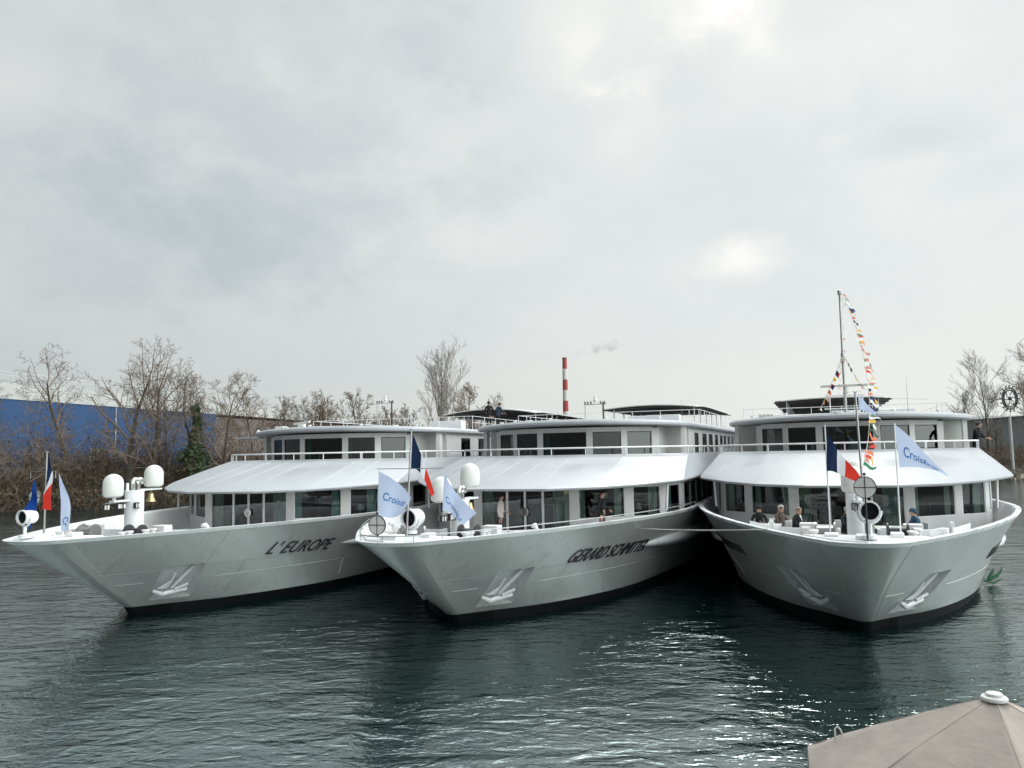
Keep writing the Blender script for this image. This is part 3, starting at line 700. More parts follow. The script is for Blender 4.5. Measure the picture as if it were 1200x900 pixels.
def loungers_and_rails(root, cfg):
    dv = cfg['dv']
    # sun deck canopy on posts
    c0, c1, cl, cr, cz = cfg['canopy']
    cb = MB(); n = 14
    def cz_(x, y):
        t = (x-cl)/(cr-cl)*2-1; return cz-cfg.get('camb', .35)*t*t-.25*max(0, 1-(y-c0)/5.0)*0
    rows = []
    ys = [c0, c0+.8, c0+3, (c0+c1)/2, c1-3, c1-.8, c1]
    for k, y in enumerate(ys):
        sq = (.84 if k in (0, 6) else .96 if k in (1, 5) else 1)
        mid = (cl+cr)/2; rows.append([(mid+(cl+(cr-cl)*i/n-mid)*sq, y, cz_(cl+(cr-cl)*i/n, y)-(.03 if k in (0, 6) else 0)) for i in range(n+1)])
    vs = [p for r_ in rows for p in r_]; m = n+1
    top = [(i*m+q, i*m+q+1, (i+1)*m+q+1, (i+1)*m+q) for i in range(len(ys)-1) for q in range(n)]
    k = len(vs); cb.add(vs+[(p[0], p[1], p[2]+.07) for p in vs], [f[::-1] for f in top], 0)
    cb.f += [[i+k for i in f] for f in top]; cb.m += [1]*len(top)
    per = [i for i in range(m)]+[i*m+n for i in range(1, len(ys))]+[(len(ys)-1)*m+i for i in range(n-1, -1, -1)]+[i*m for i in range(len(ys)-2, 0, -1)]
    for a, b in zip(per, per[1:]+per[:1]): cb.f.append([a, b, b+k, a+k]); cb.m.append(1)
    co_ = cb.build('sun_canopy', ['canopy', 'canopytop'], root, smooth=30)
    rb = MB()
    for y in [c0+1.5+i*3.2 for i in range(int((c1-c0-2)/3.2)+1)]:
        rb.tube([(cl+(cr-cl)*i/8, y, cz_(cl+(cr-cl)*i/8, y)-.05) for i in range(9)], .04, 5, mi=1)
        for x in (cl+.9, cr-.9): rb.tube([(x, y, 6.25), (x, y, cz_(x, y)-.02)], .045, 6)
    rb.build('canopy_frame', ['white', 'canopy'], co_, smooth=50)
    # sun deck rail
    rl = MB(); y0 = 24
    for s in (1, -1):
        x = s*5.0+dv; rl.tube([(x, y0, 6.95), (x, 100, 6.95)], .014, 6); rl.tube([(x, y0, 6.6), (x, 100, 6.6)], .012, 5)
        for i in range(39): rl.tube([(x, y0+i*2, 6.2), (x, y0+i*2, 6.95)], .018, 5)
    rl.tube([(-5.0+dv, y0, 6.95), (5.0+dv, y0, 6.95)], .018, 6)
    for i in range(7): rl.tube([(-4.5+i*1.5+dv, y0, 6.25), (-4.5+i*1.5+dv, y0, 6.95)], .016, 5)
    rl.build('sun_deck_rail', 'white', root, smooth=50)
    # roof-edge fittings: lockers, lamps, small bollards
    fb = MB(); fb.box((2.8+dv, 26, 6.55), (1.8, .7, .5)); fb.build('deck_locker', 'white', root, bevel=.02)
    fb = MB(); fb.box((-2.5+dv, 27.5, 6.5), (2.4, .6, .45)); fb.build('deck_locker', 'wall', root, bevel=.02)
    fb = MB(); fb.box((.6+dv, 30, 6.6), (1.2, .9, .7)); fb.build('skylight', 'white', root, bevel=.02)
    for x, y in ((-4.2, 19.5), (-2.6, 17.2), (-.6, 16.4), (1.9, 16.9), (3.9, 18.9)):
        fb = MB(); fb.lathe([(.05, 6.2), (.05, 6.36), (.10, 6.37), (.10, 6.42)], (x+dv, y, 0), 8); fb.build('roof_vent', 'white', root, smooth=40)
def roof_gear(root, cfg):
    dv = cfg['dv']
    for kind, x, y, *ex_ in cfg['gear']:
        hh = ex_[0] if ex_ else 1.0
        if kind == 'arch':      # signal arch with lamps
            a = MB(); z = 6.28; z0_ = z; z = z+.95*(hh-1); a.tube([(x-.5, y, z0_), (x-.5, y, z+.95)], .022, 6); a.tube([(x-.55, y, z+.92), (x+.58, y, z+.92)], .022, 6)
            for q in (-.5, -.36, -.2, .3, .5): a.lathe([(.035, 0), (.05, .02), (.05, .13), (.03, .15)], (x+q, y, z+.94), 8)
            p = a.build('signal_arch', 'steel', root, smooth=40)
            b = MB(); b.tube([(x+.42, y, z0_), (x+.42, y, z+1.02)], .042, 8); b.build('mast_post', 'dark', p, smooth=50)
            c = MB(); c.sphere((x+.02, y, z+1.12), .11, 10); c.sphere((x+.02, y, z+1.28), .075, 10, sc=(1, 1, .8)); c.lathe([(.05, .92), (.05, 1.05)], (x+.02, y, z), 8); c.build('lamp_globe', 'dome', p, smooth=60)
        if kind == 'radar':
            a = MB(); z = 6.27; a.lathe([(.12, 0), (.10, .12), (.07, .16), (.07, .24)], (x, y, z), 12); a.box((x, y, z+.20), (.34, .26, .16)); p = a.build('radar', 'dome', root, bevel=.015)
            b = MB(); b.box((x, y, z+.33), (1.35, .10, .11), rz=R(-22), ry=R(-3)); b.build('scanner_bar', 'dome', p, bevel=.03)
        if kind == 'horns':
            a = MB(); rot = Matrix.Rotation(R(90), 3, 'X')
            for q in range(4):
                a.lathe([(.085, .0), (.07, .03), (.035, -.12), (.02, -.30)], (x+q*.17, y, 6.36), 12, rot=rot); a.tube([(x+q*.17, y+.2, 6.36), (x+q*.17, y+.2, 6.2)], .012, 5)
            a.tube([(x-.1, y+.2, 6.30), (x+.62, y+.2, 6.30)], .02, 6); a.build('horn_cluster', 'dome', root, smooth=40)
        if kind == 'camera':
            a = MB(); a.box((x, y, 6.33), (.30, .26, .16)); a.box((x, y-.14, 6.33), (.16, .04, .10)); a.build('deck_camera', 'dome', root, bevel=.01)
        if kind == 'aerial':
            a = MB(); a.tube([(x, y, 6.2), (x, y, 8.0)], [.014, .006], 5); a.tube([(x-.7, y, 7.05), (x+.9, y, 6.95)], .008, 4); a.build('whip_aerial', 'steel', root)
        if kind == 'wing':      # folding bridge wing platform
            a = MB(); a.box((x, y, 5.93), (1.5, .7, .07)); a.build('bridge_wing', 'awning', root, bevel=.02)
            a = MB(); a.lathe([(.06, 5.96), (.06, 6.2), (.10, 6.22), (.10, 6.3), (.05, 6.36)], (x+.45, y, 0), 10); a.build('wing_lamp', 'dome', root, smooth=40)
def bow_gear(root, cfg):
    g = cfg['bow']
    # forecastle plate, bollards, breakwater
    b = MB(); b.prism([(-1.52, 1.7), (-.98, .95), (-.75, .62), (0, .22), (.75, .62), (.98, .95), (1.52, 1.7)], 2.56, 2.66); b.box((0, .72, 2.71), (.5, .5, .12)); b.box((-.8, 1.35, 2.69), (.35, .5, .08)); b.box((.75, 1.35, 2.71), (.3, .4, .12))
    b.build('bow_plate', 'white', root, bevel=.02)
    f = MB(); f.prism([(-hv(1.9, 2.05)+.3, 1.9), (hv(1.9, 2.05)-.3, 1.9), (hv(3.5, 2.1)-.3, 3.5), (hv(4.6, 2.1)-.3, 4.6), (-hv(4.6, 2.1)+.3, 4.6), (-hv(3.5, 2.1)+.3, 3.5)], 2.10, 2.18); f.build('forecastle_deck', 'deck', root)
    for s in (1, -1):
        k = MB(); pts = [(s*.55, 4.7), (s*1.9, 4.9), (s*2.6, 5.5), (s*(hv(7.2, 1.7)-.32), 7.2)]
        for p, q in zip(pts, pts[1:]): k.prism([p, q, (q[0]+s*.02, q[1]+.07), (p[0]+s*.02, p[1]+.07)], DECK, 2.52)
        k.box((s*.55, 4.9, 2.09), (.09, .5, .86)); k.build('breakwater', 'white', root, bevel=.012)
        k = MB()
        for x, y in ((s*1.25, 2.7), (s*1.45, 3.5)):
            for dy in (0, .32): k.lathe([(.09, 2.18), (.09, 2.60), (.13, 2.61), (.13, 2.66)], (x, y+dy, 0), 12)
            k.box((x, y+.16, 2.2), (.34, .75, .05))
        k.build('bollard', 'wall', root, smooth=35)
        k = MB(); rot = Matrix.Rotation(R(90), 3, 'Y')
        k.lathe([(.26, -.28), (.26, -.24), (.14, -.22), (.14, .22), (.26, .24), (.26, .28)], (s*.95, 3.6, 2.55), 16, rot=rot); k.box((s*.95, 3.6, 2.32), (.3, .5, .3)); k.build('anchor_windlass', 'dark' if s > 0 else 'steel', root, smooth=35)
        # white lockers and vents along the inside of the bulwark
        k = MB(); k.box((s*2.6, 6.9, 2.0), (.7, 1.1, .7), rz=-s*.45); k.build('deck_chest', 'wall', root, bevel=.02)
        k = MB(); k.box((s*1.4, 4.3, 2.45), (.5, .4, .55)); k.build('vent_box', 'wall', root, bevel=.02)
        k = MB(); k.tube([(s*2.5, 5.2, DECK), (s*2.5, 5.2, 2.55), (s*2.5, 5.08, 2.68), (s*2.5, 4.92, 2.66)], .07, 8); k.build('mushroom_vent', 'white', root, smooth=50)
    # instrument tower
    u = g['tower'][0]; zt = g['tower'][1]
    t = MB(); t.lathe([(.36, DECK), (.36, DECK+.04), (.305, DECK+.05), (.305, zt-.03), (.32, zt-.02), (.32, zt+.02)], (0, u, 0), 24)
    t.box((0, u+.62, zt+.03), (.34, 1.0, .05)); t.box((0, u-.55, zt-.30), (.2, .9, .06)); t.tube([(0, u-.9, zt-.30), (0, u-.9, zt-.12)], .06, 8)
    T = t.build('instrument_tower', 'white', root, smooth=35)
    def radome(x, y, z, r=.32, h=.78):
        q = MB(); prof = [(r*.6, 0), (r*.92, .05), (r, .12), (r, h-r)]+[(r*math.cos(R(a)), h-r+r*math.sin(R(a))) for a in (15, 30, 45, 60, 75, 88)]
        q.lathe(prof, (x, y, z), 24); q.build('radome', 'dome', T, smooth=35)
    radome(g.get('rx', 0), u-g['ra'], g['rz'][0]); radome(g.get('rx2', 0), u+g['rb'], g['rz'][1])
    ex = MB()
    for dy in (-.12, .10): ex.tube([(.05, u+dy, zt), (.05, u+dy, zt+.22), (.05, u+dy-.03, zt+.33), (.05, u+dy+.05, zt+.40), (.05, u+dy+.16, zt+.38), (.05, u+dy+.24, zt+.26)], .075, 10)
    ex.build('vent_pipe', 'chrome', T, smooth=50)
    ex = MB(); ex.tube([(-.05, u-.27, zt), (-.05, u-.27, zt+.28)], .05, 8); ex.build('lamp_stub', 'white', T, smooth=50)
    be = MB(); be.lathe([(.17, 0), (.165, .02), (.12, .10), (.09, .20), (.085, .26), (.05, .30), (.0, .31)], (0, u+.78, zt-.40), 18); be.tube([(0, u+.78, zt-.10), (0, u+.78, zt+.01)], .015, 6); be.build('bell', 'brass', T, smooth=40)
    for i, (dx, dy, w) in enumerate(((0, -1.25, .22), (0, -.62, .34), (.33, -.25, .2))):
        fl = MB(); fl.box((dx, u+dy, zt-.47), (.10, w, .20)); fl.box((dx, u+dy, zt-.47), (w, .10, .20)); o = fl.build('floodlight', 'dark', T, bevel=.012)
        l = MB(); l.box((dx+w*.5+.004, u+dy, zt-.47), (.008, .07, .13)); l.box((dx, u+dy-.052, zt-.47), (w*.8, .008, .14)); l.box((dx+.052, u+dy, zt-.47), (.008, w*.8, .14))
        l.mi = 0; fl2 = l
        fl2.build('floodlight_lens', 'dome', T)
    br = MB(); br.tube([(0, u-1.3, zt-.35), (0, u-.3, zt-.35)], .025, 6); br.build('lamp_bracket', 'steel', T)
    # flagpole with crossbar
    (x0, y0, z0), (x1, y1, z1) = g['pole']; p = MB(); p.tube([(x0, y0, z0), (x1, y1, z1)], [.035, .024], 8); p.lathe([(.0, 0), (.05, .01), (.06, .03), (.0, .05)], (x1, y1, z1), 8)
    P = p.build('flagpole', 'steel', root, smooth=50)
    bx0, bx1, by, bz = g['bar']; q = MB(); q.tube([(bx0, by, bz), (bx1, by, bz)], .012, 6)
    q.build('crossbar', 'steel', P)
    for xx in (bx0, bx1):
        q = MB(); q.tube([(xx, by, bz), (xx, by, g.get('hz', 2.75))], .004 if not g.get('side') else .018, 5); q.build('halyard', 'white', P)
    # signal disc with its cross
    x, y, z, r = g['disc']; rot = Matrix.Rotation(R(90), 3, 'X')
    d = MB(); d.lathe([(r, -.012), (r, .012)], (x, y, z), 28, rot=rot); D_ = d.build('signal_disc', 'parcap', root, smooth=40)
    d = MB(); d.box((x, y-.016, z), (.018, .008, 2*r)); d.box((x, y-.016, z), (2*r, .008, .018)); d.lathe([(r+.012, -.016), (r+.012, .016), (r-.006, .018), (r-.006, -.018)], (x, y, z), 28, rot=rot)
    d.build('disc_rim', 'dark', D_)
    d = MB(); d.tube([(x, y+.03, z), (x, y+.03, g.get('dz', 2.72))], .026, 6); d.sphere((x, y, z+r+.06), .04, 8); d.build('disc_post', g.get('dmat', 'dark'), D_)
    # searchlight
    x, y, z, r, yaw = g['search']; rm = Matrix.Rotation(yaw, 3, 'Z') @ Matrix.Rotation(R(90), 3, 'X')
    sb = MB(); sb.lathe([(r*.45, -r*1.55), (r*.8, -r*1.45), (r*.93, -r*1.2), (r*.93, r*.3), (r*1.03, r*.35), (r*1.03, r*.62), (r*.86, r*.62), (r*.86, r*.2)], (x, y, z), 24, rot=rm)
    S_ = sb.build('searchlight', 'white', root, smooth=40)
    l = MB(); l.lathe([(r*.85, r*.30), (r*.6, r*.22), (r*.2, r*.20)], (x, y, z), 20, rot=rm); l.build('searchlight_lens', 'black', S_, smooth=60)
    l = MB(); rz = Matrix.Rotation(yaw, 3, 'Z')
    arc = [Vector((x, y, z))+rz @ Vector((math.cos(R(a))*r*1.15, 0, math.sin(R(a))*r*1.25)) for a in range(180, 361, 20)]
    l.tube(arc, .03, 6); l.tube([(x, y, z-r*1.25), (x, y, 2.72)], .05, 10); l.lathe([(.16, 2.70), (.16, 2.78), (.08, 2.80)], (x, y, 0), 14); l.build('searchlight_yoke', 'white', S_, smooth=40)

# ------------------------------------------------------------------ the three ships
def make_ship(cfg):
    root = empty('river_cruise_ship', (cfg['x'], cfg['y'], 0), -R(cfg['th'])); tag(root, cfg['label'], 'ship', 'white river cruise ships moored side by side')
    if cfg.get('sx'): root.scale = (cfg['sx'], 1, 1)
    h = make_hull(root, cfg)
    superstructure(root, cfg); loungers_and_rails(root, cfg); roof_gear(root, cfg); bow_gear(root, cfg)
    if cfg.get('text'): hull_lettering(h, *cfg['text'])
    for s in cfg.get('marks', ()): hull_marks(h, *s)
    return root, h
C1 = dict(x=-14.30, y=23.40, th=17.42, dv=.13, cmat='curtain', label='leftmost river cruise ship, lettered L\'EUROPE on its silver bow, with the brass bell in profile',
    canopy=(39, 64, -3.4, 5.0, 8.15), gear=[('horns', -2.9, 17.3), ('radar', -1.9, 18.0), ('arch', -.2, 24, 1.7), ('camera', 2.3, 20), ('wing', -5.9, 19.4)],
    text=("L' EUROPE", 7.12, 9.9, 1.45, 1.34, .44),
    bow=dict(tower=(4.57, 3.84), ra=.95, rb=.90, rz=(3.67, 3.93), pole=((0, .98, 2.70), (0, 1.0, 5.15)), bar=(-.60, .36, 1.0, 4.60), hz=4.4, disc=(0.0, .63, 3.85, .22), dz=3.45, dmat='dark', search=(0, .32, 3.30, .21, R(-2))))
C2 = dict(x=-3.54, y=21.23, th=21.15, dv=-.15, rail=1, cmat='sheer', label='middle river cruise ship, lettered GERARD SCHMITTER, its bow between the other two',
    camb=.2, canopy=(40, 58, -4.9, 2.9, 8.15), gear=[('arch', .35, 20.2), ('camera', -2.2, 17.6), ('aerial', 2.5, 33)],
    text=('GERARD SCHMITTER', 6.40, 10.75, 1.36, 1.29, .42),
    bow=dict(tower=(5.0, 3.42), ra=1.30, rb=.84, rz=(3.44, 3.80), pole=((0, 1.5, 2.5), (0, 1.84, 5.59)), bar=(-.74, 1.32, 1.2, 4.52), hz=4.3, disc=(-.30, .45, 3.05, .25), dz=2.72, search=(0, 1.80, 3.13, .26, R(-6))))
C3 = dict(x=8.24, y=19.13, th=20.61, dv=.22, cmat='sheer', sx=.97, label='rightmost river cruise ship, bow-on, dressed with strings of signal flags from its mast',
    camb=.12, canopy=(37, 68, -3.9, 3.9, 8.15), gear=[('camera', -.2, 15.9), ('horns', -3.5, 17.6), ('aerial', 3.0, 20)],
    marks=[(-1, 7.4, 12.4, 1.36, .32, 15), (1, 8.6, 14.0, 1.30, .34, 15)],
    bow=dict(tower=(5.6, 3.62), ra=1.0, rb=.85, rz=(3.56, 3.72), rx=-.12, rx2=.02, pole=((0.02, .95, 2.7), (-.06, 1.16, 6.24)), bar=(-.83, .82, 1.2, 5.46), side=1, hz=2.75, disc=(0, .12, 3.93, .25), dz=2.72, search=(0.08, .42, 3.36, .24, R(4))))
S1, H1 = make_ship(C1); S2, H2 = make_ship(C2); S3, H3 = make_ship(C3)
SH = {1: (C1, S1), 2: (C2, S2), 3: (C3, S3)}
def wl(s, v, u, z=0):       # ship place (v across, u aft, z up) to world
    c = SH[s][0]; t = R(c['th']); v *= c.get('sx', 1)
    return Vector((c['x']+u*math.sin(t)+v*math.cos(t), c['y']+u*math.cos(t)-v*math.sin(t), z))
# ship 3's signal mast (part of the ship)
mm = MB(); mx_, my_ = .22, 17.6
mm.tube([(mx_, my_, 6.2), (mx_, my_, 8.6), (mx_, my_, 11.75)], [.07, .06, .045], 8); mm.lathe([(.07, 0), (.09, .04), (.09, .22), (.05, .25)], (mx_, my_, 11.6), 8); mm.lathe([(.09, 8.55), (.09, 9.0)], (mx_, my_, 0), 8)
ms = mm.build('signal_mast', 'steel', S3, smooth=40)
mm = MB(); mm.box((mx_+.1, my_-.2, 7.55), (2.25, .12, .10)); mm.lathe([(.16, 7.2), (.10, 7.32), (.05, 7.5)], (mx_+.05, my_-.2, 0), 12); mm.build('radar_scanner', 'canopytop', ms, bevel=.02)
mm = MB()
for a, b in (((-.65, 6.25), (-.65, 7.12)), ((.72, 6.25), (.72, 7.12)), ((-.75, 7.12), (.80, 7.12)), ((-.9, 6.55), (.9, 6.55))): mm.tube([(mx_+a[0], my_-.2, a[1]), (mx_+b[0], my_-.2, b[1])], .03, 6)
mm.tube([(mx_+.35, my_-.2, 6.3), (mx_+.45, my_-.2, 7.2), (mx_+.7, my_-.2, 7.3)], .02, 5); mm.build('mast_frame', 'white', ms, smooth=50)

# ------------------------------------------------------------------ ropes, fenders
def rope(pts, label, cat='rope', r=.018, sag=.1, name='mooring_rope', m='rope'):
    pts = [Vector(p) for p in pts]; out = []
    for a, b in zip(pts, pts[1:]):
        for i in range(10):
            t = i/10; p = a.lerp(b, t); p.z -= sag*4*t*(1-t); out.append(p)
    out.append(pts[-1]); mb = MB(); mb.tube(out, r, 6); return tag(mb.build(name, m, None, smooth=60), label, cat)
a = wl(2, hv(9.4, 2.2)+.04, 9.4, 2.2); b = wl(3, -2.50, 3.0, 2.64)
rope([a, b], 'pale mooring rope stretched from the middle ship to the rightmost ship', sag=.04, r=.025)
rope([wl(3, -(hv(10.6, 1.2)+.12), 10.6, 1.35), wl(3, -(hv(9.2, .5)+.06), 9.2, .45)], 'short pale rope hanging down the left side of the rightmost ship', sag=.0, r=.014)
rope([wl(1, hv(11.0, .8)+.03, 11.0, .9), wl(1, hv(11.0, .3)+.05, 11.0, .25)], 'short rope end hanging on the left ship behind the middle bow', sag=0)
mb = MB(); pts = [at(x, y, 30.5) for x, y in ((1154, 681), (1160, 679), (1167, 675), (1172, 671), (1175, 664))]
mb.tube(pts, [.015, .055, .07, .05, .012], 8); mb.tube([at(x, y, 30.45) for x, y in ((1158, 678), (1163, 671), (1164, 666))], [.05, .06, .015], 8); mb.tube([at(x, y, 30.4) for x, y in ((1154, 681), (1164, 683), (1173, 679))], [.03, .05, .02], 6)
tag(mb.build('floating_fender', 'rubber', None, smooth=50), 'green rubber fender at the waterline right of the rightmost ship', 'fender')
# ------------------------------------------------------------------ flags
def flag_cols(name, stops):
    m, nt, b = new_mat(name); N = nt.nodes; L = nt.links
    uv = N.new('ShaderNodeUVMap'); sp = N.new('ShaderNodeSeparateXYZ'); L.new(uv.outputs[0], sp.inputs[0])
    cr = N.new('ShaderNodeValToRGB'); cr.color_ramp.interpolation = 'CONSTANT'; e = cr.color_ramp.elements
    e[0].position = 0; e[0].color = (*stops[0][1], 1)
    if len(stops) > 1:
        e[1].position = stops[1][0]; e[1].color = (*stops[1][1], 1)
        for s in stops[2:]: q = e.new(s[0]); q.color = (*s[1], 1)
    else: e[1].color = (*stops[0][1], 1)
    L.new(sp.outputs['X'], cr.inputs['Fac']); L.new(cr.outputs['Color'], b.inputs['Base Color'])
    b.inputs['Roughness'].default_value = .85; b.inputs['Specular IOR Level'].default_value = .2
    # thin cloth lets some light through
    tl = N.new('ShaderNodeBsdfTranslucent'); L.new(cr.outputs['Color'], tl.inputs['Color'])
    mx = N.new('ShaderNodeMixShader'); mx.inputs['Fac'].default_value = .35
    L.new(b.outputs[0], mx.inputs[1]); L.new(tl.outputs[0], mx.inputs[2]); L.new(mx.outputs[0], N['Material Output'].inputs['Surface'])
    return m
NAVY, WHT, RED = (.010, .022, .060), (.72, .74, .78), (.62, .045, .03)
M['tri'] = flag_cols('tricolour_cloth', [(0, NAVY), (.40, WHT), (.62, RED)])
M['pale'] = flag_cols('pale_blue_cloth', [(0, (.52, .60, .78))])
M['eu'] = flag_cols('blue_cloth', [(0, (.010, .06, .30))])
M['blueprint'] = mat('blue_print', (.03, .16, .42), .8)
M['bluepart'] = mat('faint_print', (.30, .40, .60), .8)
def bez(c, t):
    c = [Vector(p) for p in c]
    while len(c) > 1: c = [a.lerp(b, t) for a, b in zip(c, c[1:])]
    return c[0]
def make_flag(top, bot, matn, label, cat='flag', group=None, waves=(2.2, .05, .3), text=None, thick=.004, name='flag', fold=None):
    # top / bot: control points of the upper and lower edge, hoist to fly
    nu, nv = 26, 12
    n0 = (Vector(top[-1])-Vector(top[0])).cross(Vector(bot[0])-Vector(top[0])).normalized()
    if n0.y > 0: n0 = -n0
    def S(s, t):
        p = bez(top, s).lerp(bez(bot, s), t)
        w = waves[1]*math.sin(waves[0]*math.pi*2*s+waves[2]+t*1.5)*min(1, s*2.2)
        w += waves[1]*.35*math.sin(9*s+5*t)*s
        return p+n0*w
    mb = MB(); vs = [S(i/nu, k/nv) for k in range(nv+1) for i in range(nu+1)]; m = nu+1
    fs = [(k*m+i, k*m+i+1, (k+1)*m+i+1, (k+1)*m+i) for k in range(nv) for i in range(nu)]
    mb.add(vs, fs); o = mb.build(name, matn, None, smooth=80)
    uvl = o.data.uv_layers.new(name='UVMap')
    for lp in o.data.loops: vi = lp.vertex_index; uvl.data[lp.index].uv = ((vi % m)/nu, (vi//m)/nv)
    tag(o, label, cat, group)
    for tx in (text or ()):
        body, s0, s1, t0, t1, mt = tx[:6]
        vt, ft, (xa, xb, ya, yb) = text_mesh(body, .2, 0.0, .012)
        # refine triangles so the lettering follows the folds
        bm = bmesh.new(); bv = [bm.verts.new((v.x, v.y, 0)) for v in vt]
        for f in ft:
            try: bm.faces.new([bv[i] for i in f])
            except ValueError: pass
        bmesh.ops.remove_doubles(bm, verts=bm.verts, dist=1e-4)
        bmesh.ops.subdivide_edges(bm, edges=[e for e in bm.edges if e.calc_length() > .12], cuts=2)
        bmesh.ops.triangulate(bm, faces=bm.faces); bm.verts.index_update()
        out = []
        for v in bm.verts:
            a = (v.co.x-xa)/(xb-xa); b = (v.co.y-ya)/(yb-ya)
            out.append(S(s0+(s1-s0)*a, t1+(t0-t1)*b+(tx[6]*a if len(tx) > 6 else 0))+n0*.006)
        q = MB(); q.add(out, [tuple(v.index for v in f.verts) for f in bm.faces]); bm.free()
        q.build('flag_lettering', mt, o)
    return o
A = at
# left ship (about 23.5 m away)
Y = 23.6
make_flag([A(57.5, 529, Y), A(60, 545, Y), A(63, 566, Y), A(60, 598, Y)], [A(54.5, 560, Y), A(54, 570, Y), A(51, 580, Y), A(49, 597, Y)], 'tri', 'navy, white and red flag hanging limp from the left ship\'s bow pole', group='flags at the ships\' bows', waves=(1.6, .05, 0))
Y = 23.9
make_flag([A(40.5, 563, Y), A(37, 575, Y), A(33, 590, Y), A(29, 601, Y)], [A(42, 566, Y), A(43.5, 590, Y), A(43, 608, Y), A(35, 621, Y)], 'eu', 'deep blue flag drooping behind the disc of the left ship', group='flags at the ships\' bows', waves=(1.2, .06, 1))
Y = 23.3
make_flag([A(69.5, 555, Y), A(77, 572, Y), A(85, 590, Y), A(81.5, 622, Y)], [A(69, 556, Y), A(70, 580, Y), A(71, 604, Y), A(73, 622, Y)], 'pale', 'narrow pale blue flag hanging folded at the bow of the left ship', group='flags at the ships\' bows', waves=(1.0, .05, 1), text=[('Cr', .78, .93, .15, .8, 'blueprint')])
# middle ship
Y = 22.2
make_flag([A(443.5, 552, Y), A(462, 561, Y), A(474, 570, Y), A(482, 584, Y)], [A(443.5, 606, Y), A(452, 605, Y), A(462, 611, Y), A(472, 600, Y)], 'pale', 'pale blue flag flying flat at the left of the middle ship\'s bow', group='flags at the ships\' bows', waves=(1.0, .05, .2), text=[('CroisiE', .14, .92, .40, .60, 'blueprint', -.02)])
Y = 22.9
make_flag([A(483.5, 507, Y), A(492, 530, Y), A(500, 548, Y), A(509, 578, Y)], [A(481.5, 549, Y), A(494, 548, Y), A(496, 562, Y), A(506, 582, Y)], 'tri', 'navy, white and red flag drooping from the middle ship\'s pole top', group='flags at the ships\' bows', waves=(1.6, .05, 2))
Y = 21.7
make_flag([A(520.5, 553, Y), A(528, 573, Y), A(540, 585, Y), A(559, 601, Y)], [A(518.5, 599, Y), A(528, 596, Y), A(536, 612, Y), A(543, 615, Y)], 'pale', 'pale blue flag sagging in front of the middle ship\'s tower', group='flags at the ships\' bows', waves=(1.2, .07, 1), text=[('Croisi', .12, .62, .50, .72, 'blueprint', .12), ('Eur', .60, .86, .72, .95, 'blueprint', .0)])
# right ship
Y = 20.3
make_flag([A(968.5, 508, Y), A(978, 522, Y), A(992, 540, Y), A(1009, 560, Y)], [A(969, 552, Y), A(980, 550, Y), A(989, 561, Y), A(1004, 564, Y)], 'tri', 'navy, white and red flag blowing from the left halyard of the rightmost ship', group='flags at the ships\' bows', waves=(1.5, .06, 0))
make_flag([A(1048, 497, Y), A(1068, 512, Y), A(1088, 534, Y), A(1111, 558, Y)], [A(1054.5, 547.5, Y), A(1072, 546, Y), A(1092, 547, Y), A(1107, 557, Y)], 'pale', 'pale blue flag blowing out at the right of the rightmost ship\'s bow', group='flags at the ships\' bows', waves=(1.0, .045, .4), text=[('Croisi', .12, .58, .42, .74, 'blueprint', .06), ('Europe', .56, .84, .50, .85, 'blueprint', .05)])
Y = 20.7
make_flag([A(1005.5, 463, Y), A(1011, 467, Y), A(1018, 475, Y), A(1027, 485, Y)], [A(1007, 481, Y), A(1012, 480, Y), A(1018, 483, Y), A(1025, 487, Y)], 'pale', 'small pale blue pennant at the very top of the rightmost ship\'s bow pole', group='flags at the ships\' bows', waves=(1.0, .03, 1))

# ------------------------------------------------------------------ dressing lines of signal flags
SIG = [(.62, .06, .04), (.78, .76, .72), (.70, .42, .05), (.02, .03, .10), (.66, .20, .10), (.75, .74, .70), (.03, .06, .05), (.55, .28, .22), (.02, .18, .10)]
for i, c in enumerate(SIG): M['sig%d' % i] = flag_cols('signal_cloth_%s' % 'abcdefghij'[i], [(0, c)])
def bunting(p, q, n, size, label, sag, seed, wind=.9, pal=None):
    r = random.Random(seed); p, q = Vector(p), Vector(q)
    c = lambda t: p.lerp(q, t)+Vector((sag[0], sag[1], sag[2]))*4*t*(1-t)
    root = empty('signal_flag_line', p); tag(root, label, 'bunting', 'lines of signal flags on the rightmost ship')
    mb = MB(); mb.tube([c(i/24)-p for i in range(25)], .008, 4); mb.build('line', 'rope', root)
    for i in range(n):
        t = (i+.5)/n; a = c(t-.34/n); b = c(t+.34/n); s = size*(.8+.5*r.random()); along = (b-a)
        fly = Vector((s*wind*(.7+.6*r.random()), s*(.6*r.random()-.3), -s*(.25+.7*r.random()))); nrm = along.cross(fly).normalized()
        vs = []
        taper = r.choice((1, 1, .25, .6)); k = 5
        for j in range(k+1):
            f = j/k; w = nrm*s*.18*math.sin(f*5+i); m_ = a.lerp(b, .5)
            for e in (a, b): vs.append(m_+(e-m_)*(1-(1-taper)*f)+fly*f+w-p)
        g = MB(); g.add(vs, [(2*j, 2*j+1, 2*j+3, 2*j+2) for j in range(k)])
        ca, cb_ = r.choice(pal or range(len(SIG))), r.choice(pal or range(len(SIG)))
        split = r.choice((0, 2, 3)); g.m = [0 if j < split else 1 for j in range(k)]
        g.build('signal_flag', ['sig%d' % ca, 'sig%d' % cb_], root, smooth=80)
mt = wl(3, .25, 17.6, 11.7)
bunting(mt+Vector((.1, 0, 0)), wl(3, .05, 1.8, 4.35), 40, .25, 'signal flags strung from the mast top forward to the bow pole', (.55, 0, -.6), 5)
